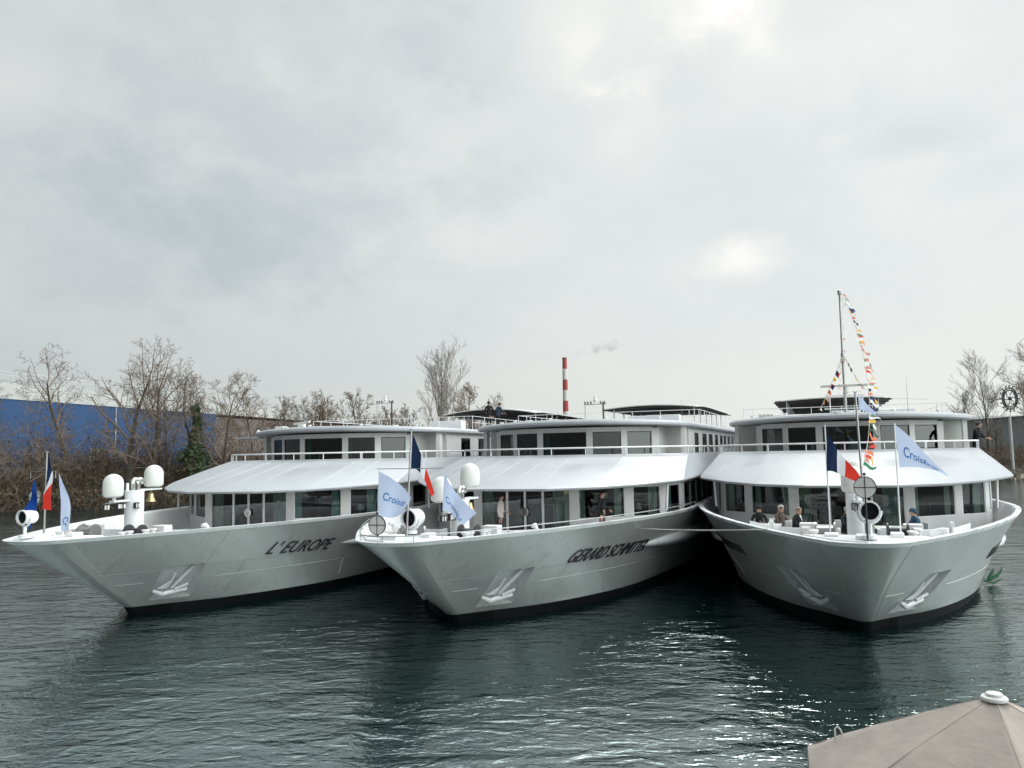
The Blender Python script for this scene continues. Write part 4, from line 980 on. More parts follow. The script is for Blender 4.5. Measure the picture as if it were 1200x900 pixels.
bunting(mt+Vector((.1, 0, -.1)), wl(3, .7, 60, 8.6), 44, .36, 'pale faded signal flags strung from the mast top aft', (.1, 0, -.4), 6, .5, (1, 5, 7, 1, 5))
bunting(wl(3, .2, 17.5, 8.9), wl(3, -.9, 17.0, 6.5), 9, .26, 'short line of signal flags sloping left from the middle of the mast', (0, 0, -.1), 7, .3)
bunting(wl(3, .25, 17.5, 8.9), wl(3, 1.0, 17.3, 7.4), 7, .24, 'short line of signal flags sloping right from the middle of the mast', (0, 0, -.1), 8, .3)

# ------------------------------------------------------------------ people
M['skin'] = mat('skin', (.46, .27, .20), .55, var=.08)
M['c_cream'] = mat('cream_knit', (.62, .56, .52), .9, bump=.3, bscale=25); M['c_black'] = mat('black_cloth', (.012, .013, .016), .9)
M['c_jeans'] = mat('dark_blue_cloth', (.03, .045, .08), .9); M['c_brown'] = mat('brown_check', (.12, .095, .08), .9, var=.5, scale=30); M['c_teal'] = mat('petrol_blue_cloth', (.02, .07, .12), .9)
M['c_grey'] = mat('grey_cloth', (.16, .16, .17), .9)
M['h_dark'] = mat('dark_hair', (.015, .011, .009), .6); M['h_grey'] = mat('grey_hair', (.42, .41, .39), .7, bump=.6, bscale=40); M['h_fair'] = mat('fair_hair', (.28, .23, .17), .6, bump=.5, bscale=40)
def person(loc, yaw, pose, label, top, legs, hair, hood=None, glasses=False, scale=1.0, group=None, collar=None):
    """pose 'stand', 'lean', 'sit'; faces -Y before the yaw."""
    J = {}
    sit = pose == 'sit'
    hipz = .50 if sit else .93
    ln = {'stand': 0.0, 'lean': .10, 'sit': .06}[pose if pose in ('stand', 'lean', 'sit') else 'stand']
    V = Vector
    J['pelvis'] = (V((0, 0, hipz)), .145); J['belly'] = (V((0, -ln*.4, hipz+.16)), .135); J['chest'] = (V((0, -ln, hipz+.36)), .165)
    J['neckb'] = (V((0, -ln*1.2, hipz+.53)), .085); J['neck'] = (V((0, -ln*1.5-.01, hipz+.60)), .056); J['head'] = (V((0, -ln*1.8-.03, hipz+.70)), .088); J['crown'] = (V((0, -ln*1.9-.02, hipz+.79)), .075)
    E = [('pelvis', 'belly'), ('belly', 'chest'), ('chest', 'neckb'), ('neckb', 'neck'), ('neck', 'head'), ('head', 'crown')]
    for s, n in ((1, 'l'), (-1, 'r')):
        J['sh'+n] = (V((s*.18, -ln*1.1, hipz+.47)), .068)
        if sit: el, wr = V((s*.25, -ln-.14, hipz+.26)), V((s*.12, -.38, hipz+.26))
        elif pose == 'lean': el, wr = V((s*.26, -ln-.12, hipz+.24)), V((s*.16, -ln-.36, hipz+.16))
        elif n == 'l': el, wr = V((s*.27, .03, hipz+.20)), V((s*.18, -.20, hipz+.14))
        else: el, wr = V((s*.26, .03, hipz+.19)), V((s*.24, -.06, hipz-.05))
        J['el'+n] = (el, .05); J['wr'+n] = (wr, .032)
        d = (wr-el).normalized(); palm = wr+d*.07; J['pa'+n] = (palm, .036)
        E += [('neckb', 'sh'+n), ('sh'+n, 'el'+n), ('el'+n, 'wr'+n), ('wr'+n, 'pa'+n)]
        side = d.cross(V((0, 0, 1))); side = side.normalized() if side.length > .1 else V((1, 0, 0))
        for q, (o_, l_) in enumerate(((-.03, .075), (-.011, .085), (.010, .08), (.028, .062))):
            a = palm+side*o_+d*.025; b = a+d*l_*.6+V((0, 0, -.012)); c = b+d*l_*.3+V((0, 0, -.025))
            J['f%d%s' % (q, n)] = (b, .0095); J['g%d%s' % (q, n)] = (c, .008); E += [('pa'+n, 'f%d%s' % (q, n)), ('f%d%s' % (q, n), 'g%d%s' % (q, n))]
        tb = wr+d*.04+side*(-.045*s); J['th'+n] = (tb, .011); J['ti'+n] = (tb+d*.045+side*(-.012*s), .009); E += [('wr'+n, 'th'+n), ('th'+n, 'ti'+n)]
        J['hi'+n] = (V((s*.095, 0, hipz-.05)), .095)
        if sit: kn, an = V((s*.13, -.44, hipz-.02)), V((s*.13, -.42, .09))
        else: kn, an = V((s*.10, -.02, .50)), V((s*.10, .03, .09))
        J['kn'+n] = (kn, .06); J['an'+n] = (an, .042); J['to'+n] = (V((an.x, an.y-.15, .045)), .04)
        E += [('pelvis', 'hi'+n), ('hi'+n, 'kn'+n), ('kn'+n, 'an'+n), ('an'+n, 'to'+n)]
    J['nose'] = (J['head'][0]+V((0, -.098, .005)), .012); J['chin'] = (J['head'][0]+V((0, -.055, -.055)), .04); E += [('head', 'nose'), ('head', 'chin')]
    keys = list(J); ix = {k: i for i, k in enumerate(keys)}
    me = bpy.data.meshes.new('person'); me.from_pydata([tuple(J[k][0]) for k in keys], [(ix[a], ix[b]) for a, b in E], [])
    o = bpy.data.objects.new('person', me); COL.objects.link(o)
    md = o.modifiers.new('skin', 'SKIN'); md.use_smooth_shade = True
    if not me.skin_vertices: 
        pass
    for i, k in enumerate(keys): me.skin_vertices[0].data[i].radius = (J[k][1], J[k][1]); me.skin_vertices[0].data[i].use_root = (k == 'pelvis')
    sb = o.modifiers.new('sub', 'SUBSURF'); sb.levels = 1; sb.render_levels = 1
    apply_mods(o)
    me = o.data; me.materials.clear()
    for m in ('skin', top, legs, 'c_black'): me.materials.append(M[m])
    for p in me.polygons:
        c = p.center; hd = J['head'][0]
        if c.z > J['neck'][0].z-.01: k = 0
        elif any((c-J['wr'+n][0]).dot((J['wr'+n][0]-J['el'+n][0]).normalized()) > .0 and (c-J['wr'+n][0]).length < .24 for n in 'lr'): k = 0
        elif c.z < .085: k = 3
        elif (c.z < hipz-.03) or (sit and c.y < -.12 and c.z < hipz+.08): k = 2
        else: k = 1
        p.material_index = k
    hd = J['head'][0]
    # eyes and mouth belong to the head: joined into the same mesh
    bm = bmesh.new(); bm.from_mesh(me)
    for s in (1, -1):
        r_ = bmesh.ops.create_uvsphere(bm, u_segments=8, v_segments=6, radius=.013, matrix=Matrix.Translation(hd+V((s*.032, -.078, .022))))
        for v in r_['verts']:
            for f in v.link_faces: f.material_index = 3
        r_ = bmesh.ops.create_uvsphere(bm, u_segments=6, v_segments=5, radius=.024, matrix=Matrix.Translation(hd+V((s*.088, 0, 0))) @ Matrix.Diagonal((.4, .7, 1.2, 1)))
    bm.to_mesh(me); bm.free()
    hb = MB(); hm = hood or hair
    hr = .108 if hood else .100
    nn = 16; vs = []; fs = []
    for i in range(9):
        th = math.pi*.62*i/8
        for q in range(nn):
            an = 2*math.pi*q/nn; fr = -math.sin(an); cut = 1 if fr < .35 else .60 if not hood else .72
            t2 = th*cut*(1.18 if fr < -.3 else 1)
            rr = hr*(1.05+.05*math.sin(7*an+5*th)) if hair == 'h_grey' else hr
            vs.append(hd+V((math.sin(t2)*math.cos(an)*rr, math.sin(t2)*math.sin(an)*rr*1.12+.012, math.cos(t2)*rr*1.05+.030)))
    hb.add(vs, [(i*nn+q, (i+1)*nn+q, (i+1)*nn+(q+1) % nn, i*nn+(q+1) % nn) for i in range(8) for q in range(nn)])
    h = hb.build('hood' if hood else 'hair', hm, o, smooth=70); sd = h.modifiers.new('thick', 'SOLIDIFY'); sd.thickness = .012
    if glasses:
        g = MB()
        for s in (1, -1): g.box(hd+V((s*.034, -.094, .02)), (.05, .012, .034))
        g.box(hd+V((0, -.095, .028)), (.03, .008, .01)); g.build('sunglasses', 'c_black', o)
    if collar:
        g = MB(); g.add([J['neck'][0]+V((x, -.075 if i < 2 else -.175, z)) for i, (x, z) in enumerate(((-.05, -.02), (.05, -.02), (.0, -.26)))], [(0, 2, 1)])
        g.build('shirt_front', collar, o)
    o.location = loc; o.rotation_euler = (0, 0, yaw); o.scale = (scale,)*3
    tag(o, label, 'person', group); return o
def th(s): return -R(SH[s][0]['th'])
person(wl(2, -.50, 9.7, DECK), th(2)+R(95), 'stand', 'person in a cream top standing before the middle ship\'s glass doors', 'c_cream', 'c_jeans', 'h_dark', scale=.97)
person(wl(2, 3.10, 10.75, DECK), th(2)+R(75), 'stand', 'dark-haired person in black standing by the middle ship\'s windows', 'c_black', 'c_black', 'h_dark', scale=1.0)
person(wl(2, 1.2, 11.9, 1.69), th(2)+R(10), 'stand', 'dim figure in dark clothes behind the middle ship\'s glass doors', 'c_black', 'c_black', 'h_dark')
person(Vector((at(573, 487, 49).x, 49, 6.27)), th(1)+R(200), 'stand', 'left of two people in dark coats standing on the sun deck', 'c_black', 'c_black', 'h_dark')
person(Vector((at(583, 487, 49.4).x, 49.4, 6.27)), th(1)+R(150), 'lean', 'right of two people in dark coats standing on the sun deck', 'c_jeans', 'c_black', 'h_dark', scale=.96)
G3 = 'people seated on the rightmost ship\'s foredeck'
def seat_at(s, v, u, yaw, lab, cm='wall'):
    t = empty('deck_chair', wl(s, v, u, DECK), yaw); tag(t, lab, 'chair', 'chairs on the rightmost ship\'s foredeck')
    b = MB(); b.box((0, -.02, .44), (.46, .46, .045)); b.build('seat', cm, t, bevel=.01)
    b = MB(); b.box((0, .21, .70), (.44, .03, .38), rx=R(-8)); b.build('backrest', cm, t, bevel=.01)
    for x, y in ((-.2, -.2), (.2, -.2), (-.2, .19), (.2, .19)):
        b = MB(); b.tube([(x, y, 0), (x, y, .43)], .016, 6); b.build('leg', 'steel', t)
def diner(px, v, u, yaw, lab, clab, **k):
    seat_at(3, v, u, th(3)+yaw, clab); return person(wl(3, v, u, DECK), th(3)+yaw, 'sit', lab, group=G3, **k)
diner(889, -3.05, 7.9, R(0), 'person in black wearing sunglasses, leftmost on the foredeck', 'chair under the person in sunglasses', top='c_black', legs='c_black', hair='h_dark', hood='c_black', glasses=True)
diner(911, -2.42, 8.0, R(50), 'curly grey-haired person in brown beside the one in sunglasses', 'chair under the curly grey-haired person', top='c_brown', legs='c_grey', hair='h_grey')
diner(931, -1.85, 7.2, R(60), 'fair-haired person in a dark jacket and white shirt leaning to the table', 'chair under the fair-haired person', top='c_black', legs='c_black', hair='h_fair', collar='parcap')
diner(997, -.30, 7.6, R(40), 'grey-haired person in black seated beside the instrument tower', 'chair beside the instrument tower', top='c_black', legs='c_black', hair='h_grey')
diner(1077, 1.80, 6.9, R(-75), 'person in a petrol blue hooded top seated right of the searchlight', 'chair under the person in the blue hood', top='c_teal', legs='c_jeans', hair='h_dark', hood='c_teal')
person(wl(3, 5.35, 18.0, 4.06), th(3)+R(60), 'lean', 'dark-haired person in black leaning on the upper deck rail at far right', 'c_black', 'c_black', 'h_dark')
person(wl(3, -4.3, 14.0, 1.69), th(3), 'stand', 'dim figure behind the far left window of the rightmost ship', 'c_brown', 'c_black', 'h_dark')
def table(v, u, lab):
    t = empty('deck_table', wl(3, v, u, DECK), th(3)); tag(t, lab, 'table', 'tables on the rightmost ship\'s foredeck')
    b = MB(); b.box((0, 0, .745), (.9, .8, .03)); b.build('table_top', 'parcap', t, bevel=.008)
    b = MB(); b.lathe([(.25, 0), (.25, .02), (.035, .04), (.035, .73)], (0, 0, 0), 14); b.build('pedestal', 'steel', t, smooth=40)
    for x, y in ((-.25, -.1), (.2, -.15), (.1, .2)):
        q = MB(); q.lathe([(.03, 0), (.004, .012), (.004, .07), (.032, .10), (.03, .15)], (0, 0, 0), 12); o = q.build('wine_glass', 'glass', None, smooth=50)
        o.location = wl(3, v, u, DECK+.762)+Vector((x, y, 0)); tag(o, 'stemmed glass standing on the foredeck table %s' % lab.split('table ')[1], 'glass', 'glasses on the foredeck tables')
table(-1.15, 6.9, 'white table between the fair-haired person and the tower'); table(1.0, 6.8, 'white table left of the person in the blue hood'); table(-2.75, 7.15, 'white table in front of the person in sunglasses')

# ------------------------------------------------------------------ parasol on the near quay
M['quay'] = mat('quay_paving', (.25, .24, .22), .9, var=.2, scale=4)
q = MB(); q.box((4.0, 2.8, -.35), (26, 13, .5)); tag(q.build('near_quay', 'quay', bevel=.03), 'low paved quay under the beige parasol', 'quay')
def parasol():
    c = at(1165, 816, 8.1); root = empty('parasol', (c.x, c.y, -.10)); tag(root, 'beige cloth parasol with a round white cap at the water\'s edge', 'parasol')
    mb = MB(); n = 14; Rr = 1.98; dz = .96; per = 12; vs = []
    lift = c.z+.10
    az = [R(132+60*i) for i in range(6)]
    for i in range(n+1):
        t = .05+(.95)*i/n
        for s in range(6):
            for w in range(per):
                f = w/per; a = Vector((math.cos(az[s]), math.sin(az[s]), 0)); b = Vector((math.cos(az[(s+1) % 6]), math.sin(az[(s+1) % 6]), 0))
                p = a.lerp(b, f)*t*Rr
                sag = -.09*math.sin(math.pi*f)*t*(1-.3*t)+.03*math.sin(math.pi*t)
                wr = .022*mnoise.noise(Vector((p.x*4, p.y*4, s*3)))*t+.014*math.exp(-((f-.5)/.05)**2)*t+.012*mnoise.noise(Vector((p.x*11, p.y*11, s)))*max(0, t-.3)
                vs.append((p.x, p.y, lift-dz*t+sag+wr))
    m = 6*per; fs = [(i*m+q, i*m+(q+1) % m, (i+1)*m+(q+1) % m, (i+1)*m+q) for i in range(n) for q in range(m)]
    o = len(vs); vs += [(v[0]*1.005, v[1]*1.005, v[2]-.13) for v in vs[-m:]]
    fs += [(n*m+q, n*m+(q+1) % m, o+(q+1) % m, o+q) for q in range(m)]
    mb.add(vs, fs); cn = mb.build('canopy', 'cream', root, smooth=50); sd = cn.modifiers.new('thick', 'SOLIDIFY'); sd.thickness = .004
    for i, a in enumerate(az):
        sm = MB(); sm.tube([(math.cos(a)*Rr*t, math.sin(a)*Rr*t, lift-dz*t+.03*math.sin(math.pi*t)+.004) for t in [.06+.94*j/12 for j in range(13)]], .0045, 5); sm.build('seam', 'cream', cn, smooth=60)
        rb = MB(); rb.tube([(math.cos(a)*Rr*t, math.sin(a)*Rr*t, lift-dz*t+.03*math.sin(math.pi*t)-.03) for t in (.06, .35, .65, .99)], .010, 6); rb.build('rib', 'steel', root)
    cp = MB(); cp.lathe([(.118, -.035), (.12, -.012), (.112, .0), (.075, .006), (.075, .028), (.066, .036), (.02, .042)], (0, 0, lift+.0), 32); cp.build('cap', 'parcap', root, smooth=35)
    pl = MB(); pl.tube([(0, 0, 0), (0, 0, lift)], .026, 12); pl.lathe([(.30, 0), (.30, .06), (.05, .09)], (0, 0, 0), 24); pl.build('pole', 'steel', root, smooth=40)
    hk = MB(); bx, by = -1.11, 1.18
    hk.tube([(bx, by, lift-.86), (bx-.005, by+.01, lift-.68), (bx+.02, by, lift-.65), (bx+.05, by-.01, lift-.68), (bx+.09, by-.02, lift-.80)], .010, 6); hk.build('tie_hook', 'parcap', root, smooth=50)
parasol()

# ------------------------------------------------------------------ far bank: warehouse, halls, chimney
M['blue'] = mat('blue_cladding', (.009, .052, .15), .5, var=.15, scale=.2, bump=.4, bscale=6, stretch=(1.5, 1.5, .01)); M['plaster'] = mat('pale_parapet', (.44, .445, .43), .7, var=.08, scale=.3)
M['brownclad'] = mat('brown_cladding', (.13, .115, .11), .8, var=.2, scale=.2)
def wall_quad(mb, p, q, z0, z1, th_=2.0, mi=0):
    d = (Vector((q[0], q[1]))-Vector((p[0], p[1]))).normalized(); n = Vector((-d.y, d.x))
    if n.y < 0: n = -n
    mb.prism([p, q, (q[0]+n.x*th_, q[1]+n.y*th_), (p[0]+n.x*th_, p[1]+n.y*th_)], z0, z1, mi)
def warehouse():
    a0 = (-133, 60); a1 = (-84, 132); 
    d = Vector((20, 91)).normalized(); P = Vector((-84, 132)); p0 = P-d*62; p1 = P+d*62; p2 = P+d*190
    root = empty('warehouse', (P.x, P.y, 2)); tag(root, 'long blue-clad warehouse with a pale parapet behind the bare trees at left', 'warehouse')
    rel = lambda v: (v.x-P.x, v.y-P.y)
    n = Vector((-d.y, d.x)); n = -n if n.x > 0 else n
    w = MB(); w.prism([rel(p0), rel(p1), rel(p1+n*40), rel(p0+n*40)], -1, 13.3); w.build('blue_wall', 'blue', root)
    w = MB(); w.prism([rel(p1+d*.01), rel(p2), rel(p2+n*40), rel(p1+n*40)], -1, 12.6); w.build('brown_wall', 'brownclad', root)
    w = MB(); w.prism([rel(p0-n*.15), rel(p2-n*.15), rel(p2+n*40.1), rel(p0+n*40.1)], 13.3, 16.0); w.build('parapet', 'plaster', root)
    for i in range(9):
        c_ = p0.lerp(p1, (i+.5)/9)-n*.12; w = MB(); w.tube([(*rel(c_), -.5), (*rel(c_), 13.2)], .11, 6); w.build('downpipe', 'plaster' if i % 3 == 0 else 'blue', root)
    for i in (2, 6):
        a_ = p0.lerp(p1, i/9); b_ = a_+d*4.2; w = MB(); w.prism([rel(a_-n*.1), rel(b_-n*.1), rel(b_+n*.05), rel(a_+n*.05)], .2, 5.2); w.build('roller_door', 'brownclad', root)
    w = MB()
    for h in (17.2, 17.8): w.tube([(*rel(p0), h), (*rel(p2), h)], .03, 4)
    for i in range(16): q = p0.lerp(p2, i/15); w.tube([(*rel(q), 15.9), (*rel(q), 17.9)], .05, 4)
    w.build('roof_rail', 'steel', root)
warehouse()
q = MB(); q.prism([(96, 150), (190, 158), (190, 200), (96, 192)], 2, 9.9); q.prism([(95, 149), (191, 157), (191, 201), (95, 193)], 9.9, 10.5, top=[(96, 165), (190, 170), (190, 190), (96, 185)])
tag(q.build('grey_hall', mat('grey_cladding', (.26, .28, .29), .6, var=.1, scale=.3), bevel=.05), 'low grey industrial hall behind the trees at far right', 'building')
def chimney():
    base = at(663.5, 500, 840); root = empty('chimney', (base.x, base.y, 0)); tag(root, 'tall red and white striped industrial chimney far behind the ships', 'chimney')
    top = at(663.5, 420, 840).z; m = MB(); k = 9; bh = 11.1; nb = 9
    m1 = mat('chimney_red', (.36, .07, .06), .8, var=.1, scale=.1); m2 = mat('chimney_white', (.58, .57, .56), .8, var=.1, scale=.1)
    for i in range(nb):
        z1 = top-i*bh; z0 = max(z1-bh, 0); r1 = 2.3+.12*i; r0 = r1+.12
        b = MB(); b.lathe([(r0, z0+.02), (r1, z1)], (0, 0, 0), 20); b.build('band', m1 if i % 2 == 0 else m2, root, smooth=40)
    b = MB(); b.lathe([(2.5, top), (2.55, top+.8), (1.9, top+.8), (1.9, top)], (0, 0, 0), 20); b.build('rim', 'dark', root)
    # drifting plume
    pts = [at(664+i*7.2, 418-[0, 2, 4, 6, 7, 9, 11, 12, 14, 16][i], 840) for i in range(10)]
    s = MB(); s.tube(pts, [2, 3, 4.2, 5, 5.5, 6, 6.5, 7, 7, 5], 12)
    m = bpy.data.materials.new('smoke_volume'); m.use_nodes = True; nt = m.node_tree; N = nt.nodes; L = nt.links; N.remove(N['Principled BSDF'])
    v = N.new('ShaderNodeVolumePrincipled'); v.inputs['Color'].default_value = (.75, .75, .77, 1); tc = N.new('ShaderNodeTexCoord'); nz = N.new('ShaderNodeTexNoise'); nz.inputs['Scale'].default_value = .12; nz.inputs['Detail'].default_value = 4
    L.new(tc.outputs['Object'], nz.inputs['Vector']); mr = N.new('ShaderNodeMapRange'); mr.inputs['From Min'].default_value = .46; mr.inputs['From Max'].default_value = .72; mr.inputs['To Min'].default_value = 0; mr.inputs['To Max'].default_value = .08
    L.new(nz.outputs['Fac'], mr.inputs['Value']); L.new(mr.outputs['Result'], v.inputs['Density']); L.new(v.outputs[0], N['Material Output'].inputs['Volume'])
    tag(s.build('smoke', m, None, smooth=60), 'thin grey smoke drifting right from the striped chimney', 'smoke')
chimney()

# ------------------------------------------------------------------ bare trees
M['bark'] = mat('bark', (.075, .06, .048), .95, var=.4, scale=6); M['twig'] = mat('twigs', (.19, .145, .11), .95, var=.4, scale=2)
M['palebark'] = mat('pale_twigs', (.33, .30, .27), .95, var=.3, scale=2); M['rust'] = mat('rust_twigs', (.17, .10, .06), .95, var=.4, scale=2)
M['ivy'] = mat('ivy_leaves', (.035, .055, .018), .7, var=.6, scale=1.5); M['catkin'] = mat('yellow_green_shoots', (.13, .13, .04), .8, var=.4, scale=2); M['deadleaf'] = mat('dead_leaves', (.11, .075, .045), .95, var=.5, scale=1)
def tree(loc, H, label, spread=.6, seed=1, limbs=9, lv=4, trunk_r=.22, lean=(0, 0), fork=.30, up=.35, twigm='twig', bark='bark', name='bare_tree', group='bare trees along the far bank', ivy=0, dens=1.0, rt=.020, multi=1):
    r = random.Random(seed); T = MB(); Cn = MB()
    ends = []
    def branch(p, d, ln, rad, level):
        n = 6 if level == 0 else (5 if level < 2 else 3); pts = [p]; rs = [rad]; q = p.copy(); dd = d.copy()
        for i in range(n):
            j = Vector((r.gauss(0, 1), r.gauss(0, 1), r.gauss(0, 1)))*(.09 if level == 0 else .15 if level == 1 else .11)
            dd = (dd+j+Vector((0, 0, up*.22 if level else .05))).normalized(); q = q+dd*(ln/n); pts.append(q.copy()); rs.append(max(rt*.6, rad*(1-.72*(i+1)/n)))
        mb = T if level < 1 else Cn
        mb.tube(pts, rs, 6 if level == 0 else (4 if level == 1 else 3), caps=False)
        if level >= lv: return
        k = {0: limbs, 1: 6, 2: 5, 3: 5}[min(level, 3)]; k = max(2, int(k*dens+.5))
        for i in range(k):
            t = (fork+(1-fork)*(i+r.random()*.6)/k) if level == 0 else (.22+.78*(i+r.random()*.5)/k); t = min(t, .99)
            f = t*n; a = int(f); pos = pts[a].lerp(pts[min(a+1, n)], f-a); az = r.random()*6.283; base = (pts[min(a+1, n)]-pts[a]).normalized()
            o = base.orthogonal().normalized(); o = Matrix.Rotation(az, 3, base) @ o
            ang = spread*(1.15-.5*t if level == 0 else .9+.4*r.random())
            nd = (base*math.cos(ang)+o*math.sin(ang)).normalized()
            l2 = ln*((.62-.25*t) if level == 0 else (.55-.2*t))*(.8+.4*r.random())
            branch(pos, nd, l2, max(rt, rs[a]*.55), level+1)
        if level == 0: branch(pts[-1], dd, ln*.35, rs[-1], 1)
    for m_ in range(multi):
        dd = Vector((lean[0]+(r.uniform(-.2, .2) if multi > 1 else 0), lean[1], 1)).normalized()
        branch(Vector((r.uniform(-.3, .3)*(multi > 1), 0, 0)), dd, H*(.80 if multi == 1 else .66+.2*r.random()), trunk_r, 0)
    root = empty(name, loc); tag(root, label, 'tree', group)
    T.build('trunk', bark, root, smooth=60); Cn.build('crown', twigm, root)
    if ivy:
        L_ = MB()
        for i in range(ivy):
            t = r.random()**.8; z = H*(.05+.72*t); an = r.random()*6.283; rad = (.30+.75*math.exp(-((t-.34)/.20)**2))*(.3+.9*r.random())*(.55+1.3*max(0, .5+mnoise.noise(Vector((math.cos(an)*1.3, math.sin(an)*1.3, z*.55)))))
            c = Vector((lean[0]*z+rad*math.cos(an), rad*math.sin(an), z)); s = .07+.09*r.random(); a = Vector((r.gauss(0, 1), r.gauss(0, 1), r.gauss(0, 1))).normalized(); b = a.orthogonal()
            L_.add([c-a*s-b*s, c+a*s-b*s*.6, c+a*s+b*s, c-a*s*.6+b*s], [(0, 1, 2, 3)])
        L_.build('ivy', 'ivy', root)
    return root
def ground(x, y):
    s = y-bank_y(x); return bank_h(max(s, 0))
def tr(px, topy, Y, label, **k):
    p = at(px, 540, Y); g = ground(p.x, Y) if Y < 200 else 2; top = at(px, topy, Y).z
    return tree((p.x, Y, g-.2), (top-g)*.90, label, **k)
tr(86, 398, 93, 'slim bare tree with an open crown, second from the left edge', dens=.85, seed=11, spread=.9, fork=.42, limbs=11, trunk_r=.30, lean=(.0, 0))
tr(150, 393, 90, 'tall bare tree forking low, left of the tallest gap in the blue wall', dens=.85, seed=23, spread=.9, fork=.16, limbs=12, trunk_r=.36, lean=(-.10, 0))
tr(172, 402, 91, 'bare tree leaning right beside the low-forking tall tree', dens=.85, seed=31, spread=.88, fork=.16, limbs=12, trunk_r=.34, lean=(.13, 0))
tr(195, 425, 94, 'smaller bare tree in front of the blue wall near the ivy-clad one', seed=37, spread=.8, fork=.25, limbs=9, trunk_r=.17)
tr(229, 428, 92, 'ivy-clad tree with a dark green trunk behind the left ship', seed=41, spread=.75, fork=.45, limbs=10, trunk_r=.24, ivy=5200)
tr(262, 432, 94, 'bare spreading tree directly right of the ivy-clad tree', seed=43, spread=.85, fork=.25, limbs=11, trunk_r=.22, lean=(.05, 0))
tr(-8, 425, 88, 'bare tree half cut by the left edge of the view', seed=53, spread=.95, fork=.2, limbs=12, trunk_r=.26, lean=(-.03, 0))
tr(20, 470, 86, 'low bare tree bending over the bank at far left', seed=59, spread=1.1, fork=.2, limbs=9, trunk_r=.2, lean=(.35, 0))
tr(300, 452, 110, 'rusty-twigged small tree above the left ship\'s awning', seed=61, spread=.8, fork=.2, limbs=9, trunk_r=.15, twigm='rust')
labs = ['low bare tree above the left ship\'s wheelhouse windows', 'round-crowned bare tree over the left ship\'s roof', 'thin bare tree over the left ship\'s radar', 'bare tree behind the left ship\'s signal arch', 'bushy bare tree left of the tall pale tree', 'small twiggy tree at the foot of the tall pale tree', 'grey bare tree between the signal arch and the tall pale tree']
for i, (x, ty, Y, sd, m_) in enumerate(((335, 462, 150, 3, 'twig'), (368, 458, 152, 4, 'twig'), (392, 462, 160, 5, 'rust'), (418, 455, 150, 6, 'twig'), (352, 466, 170, 8, 'palebark'), (478, 474, 160, 9, 'twig'), (440, 468, 165, 10, 'rust'))):
    tr(x, ty, Y, labs[i], seed=sd, spread=.75, fork=.18, limbs=11, trunk_r=.26, twigm=m_, rt=.03)
tr(518, 400, 150, 'tall pale fan-shaped bare tree above the gap between the roofs', seed=74, spread=.46, fork=.08, limbs=24, trunk_r=.3, twigm='palebark', rt=.02, up=.7)
tr(553, 448, 165, 'rust-brown bare tree just right of the tall pale tree', seed=73, spread=.7, fork=.15, limbs=12, trunk_r=.25, twigm='rust', rt=.03)
tr(575, 462, 175, 'faint low bare tree left of the middle ship\'s canopy', seed=79, spread=.7, fork=.15, limbs=11, trunk_r=.2, twigm='palebark', rt=.03)
tr(1158, 412, 128, 'slender upright bare tree behind the far right of the rightmost ship', seed=83, spread=.42, fork=.15, limbs=15, trunk_r=.16, twigm='palebark', rt=.015)
tr(1132, 455, 132, 'short upright bare tree left of the slender one at far right', seed=89, spread=.45, fork=.15, limbs=11, trunk_r=.14, twigm='palebark', rt=.015)
tr(1168, 490, 126, 'low spreading bare tree beside the iron sign', seed=97, spread=.8, fork=.15, limbs=8, trunk_r=.16, rt=.015)
tr(1236, 395, 118, 'bare tree mostly beyond the right edge of the view', seed=101, spread=.62, fork=.15, limbs=12, trunk_r=.24, rt=.016)
tr(1228, 440, 125, 'pale bare tree behind the iron sign at the right edge', seed=103, spread=.5, fork=.12, limbs=13, trunk_r=.2, twigm='palebark', rt=.015)
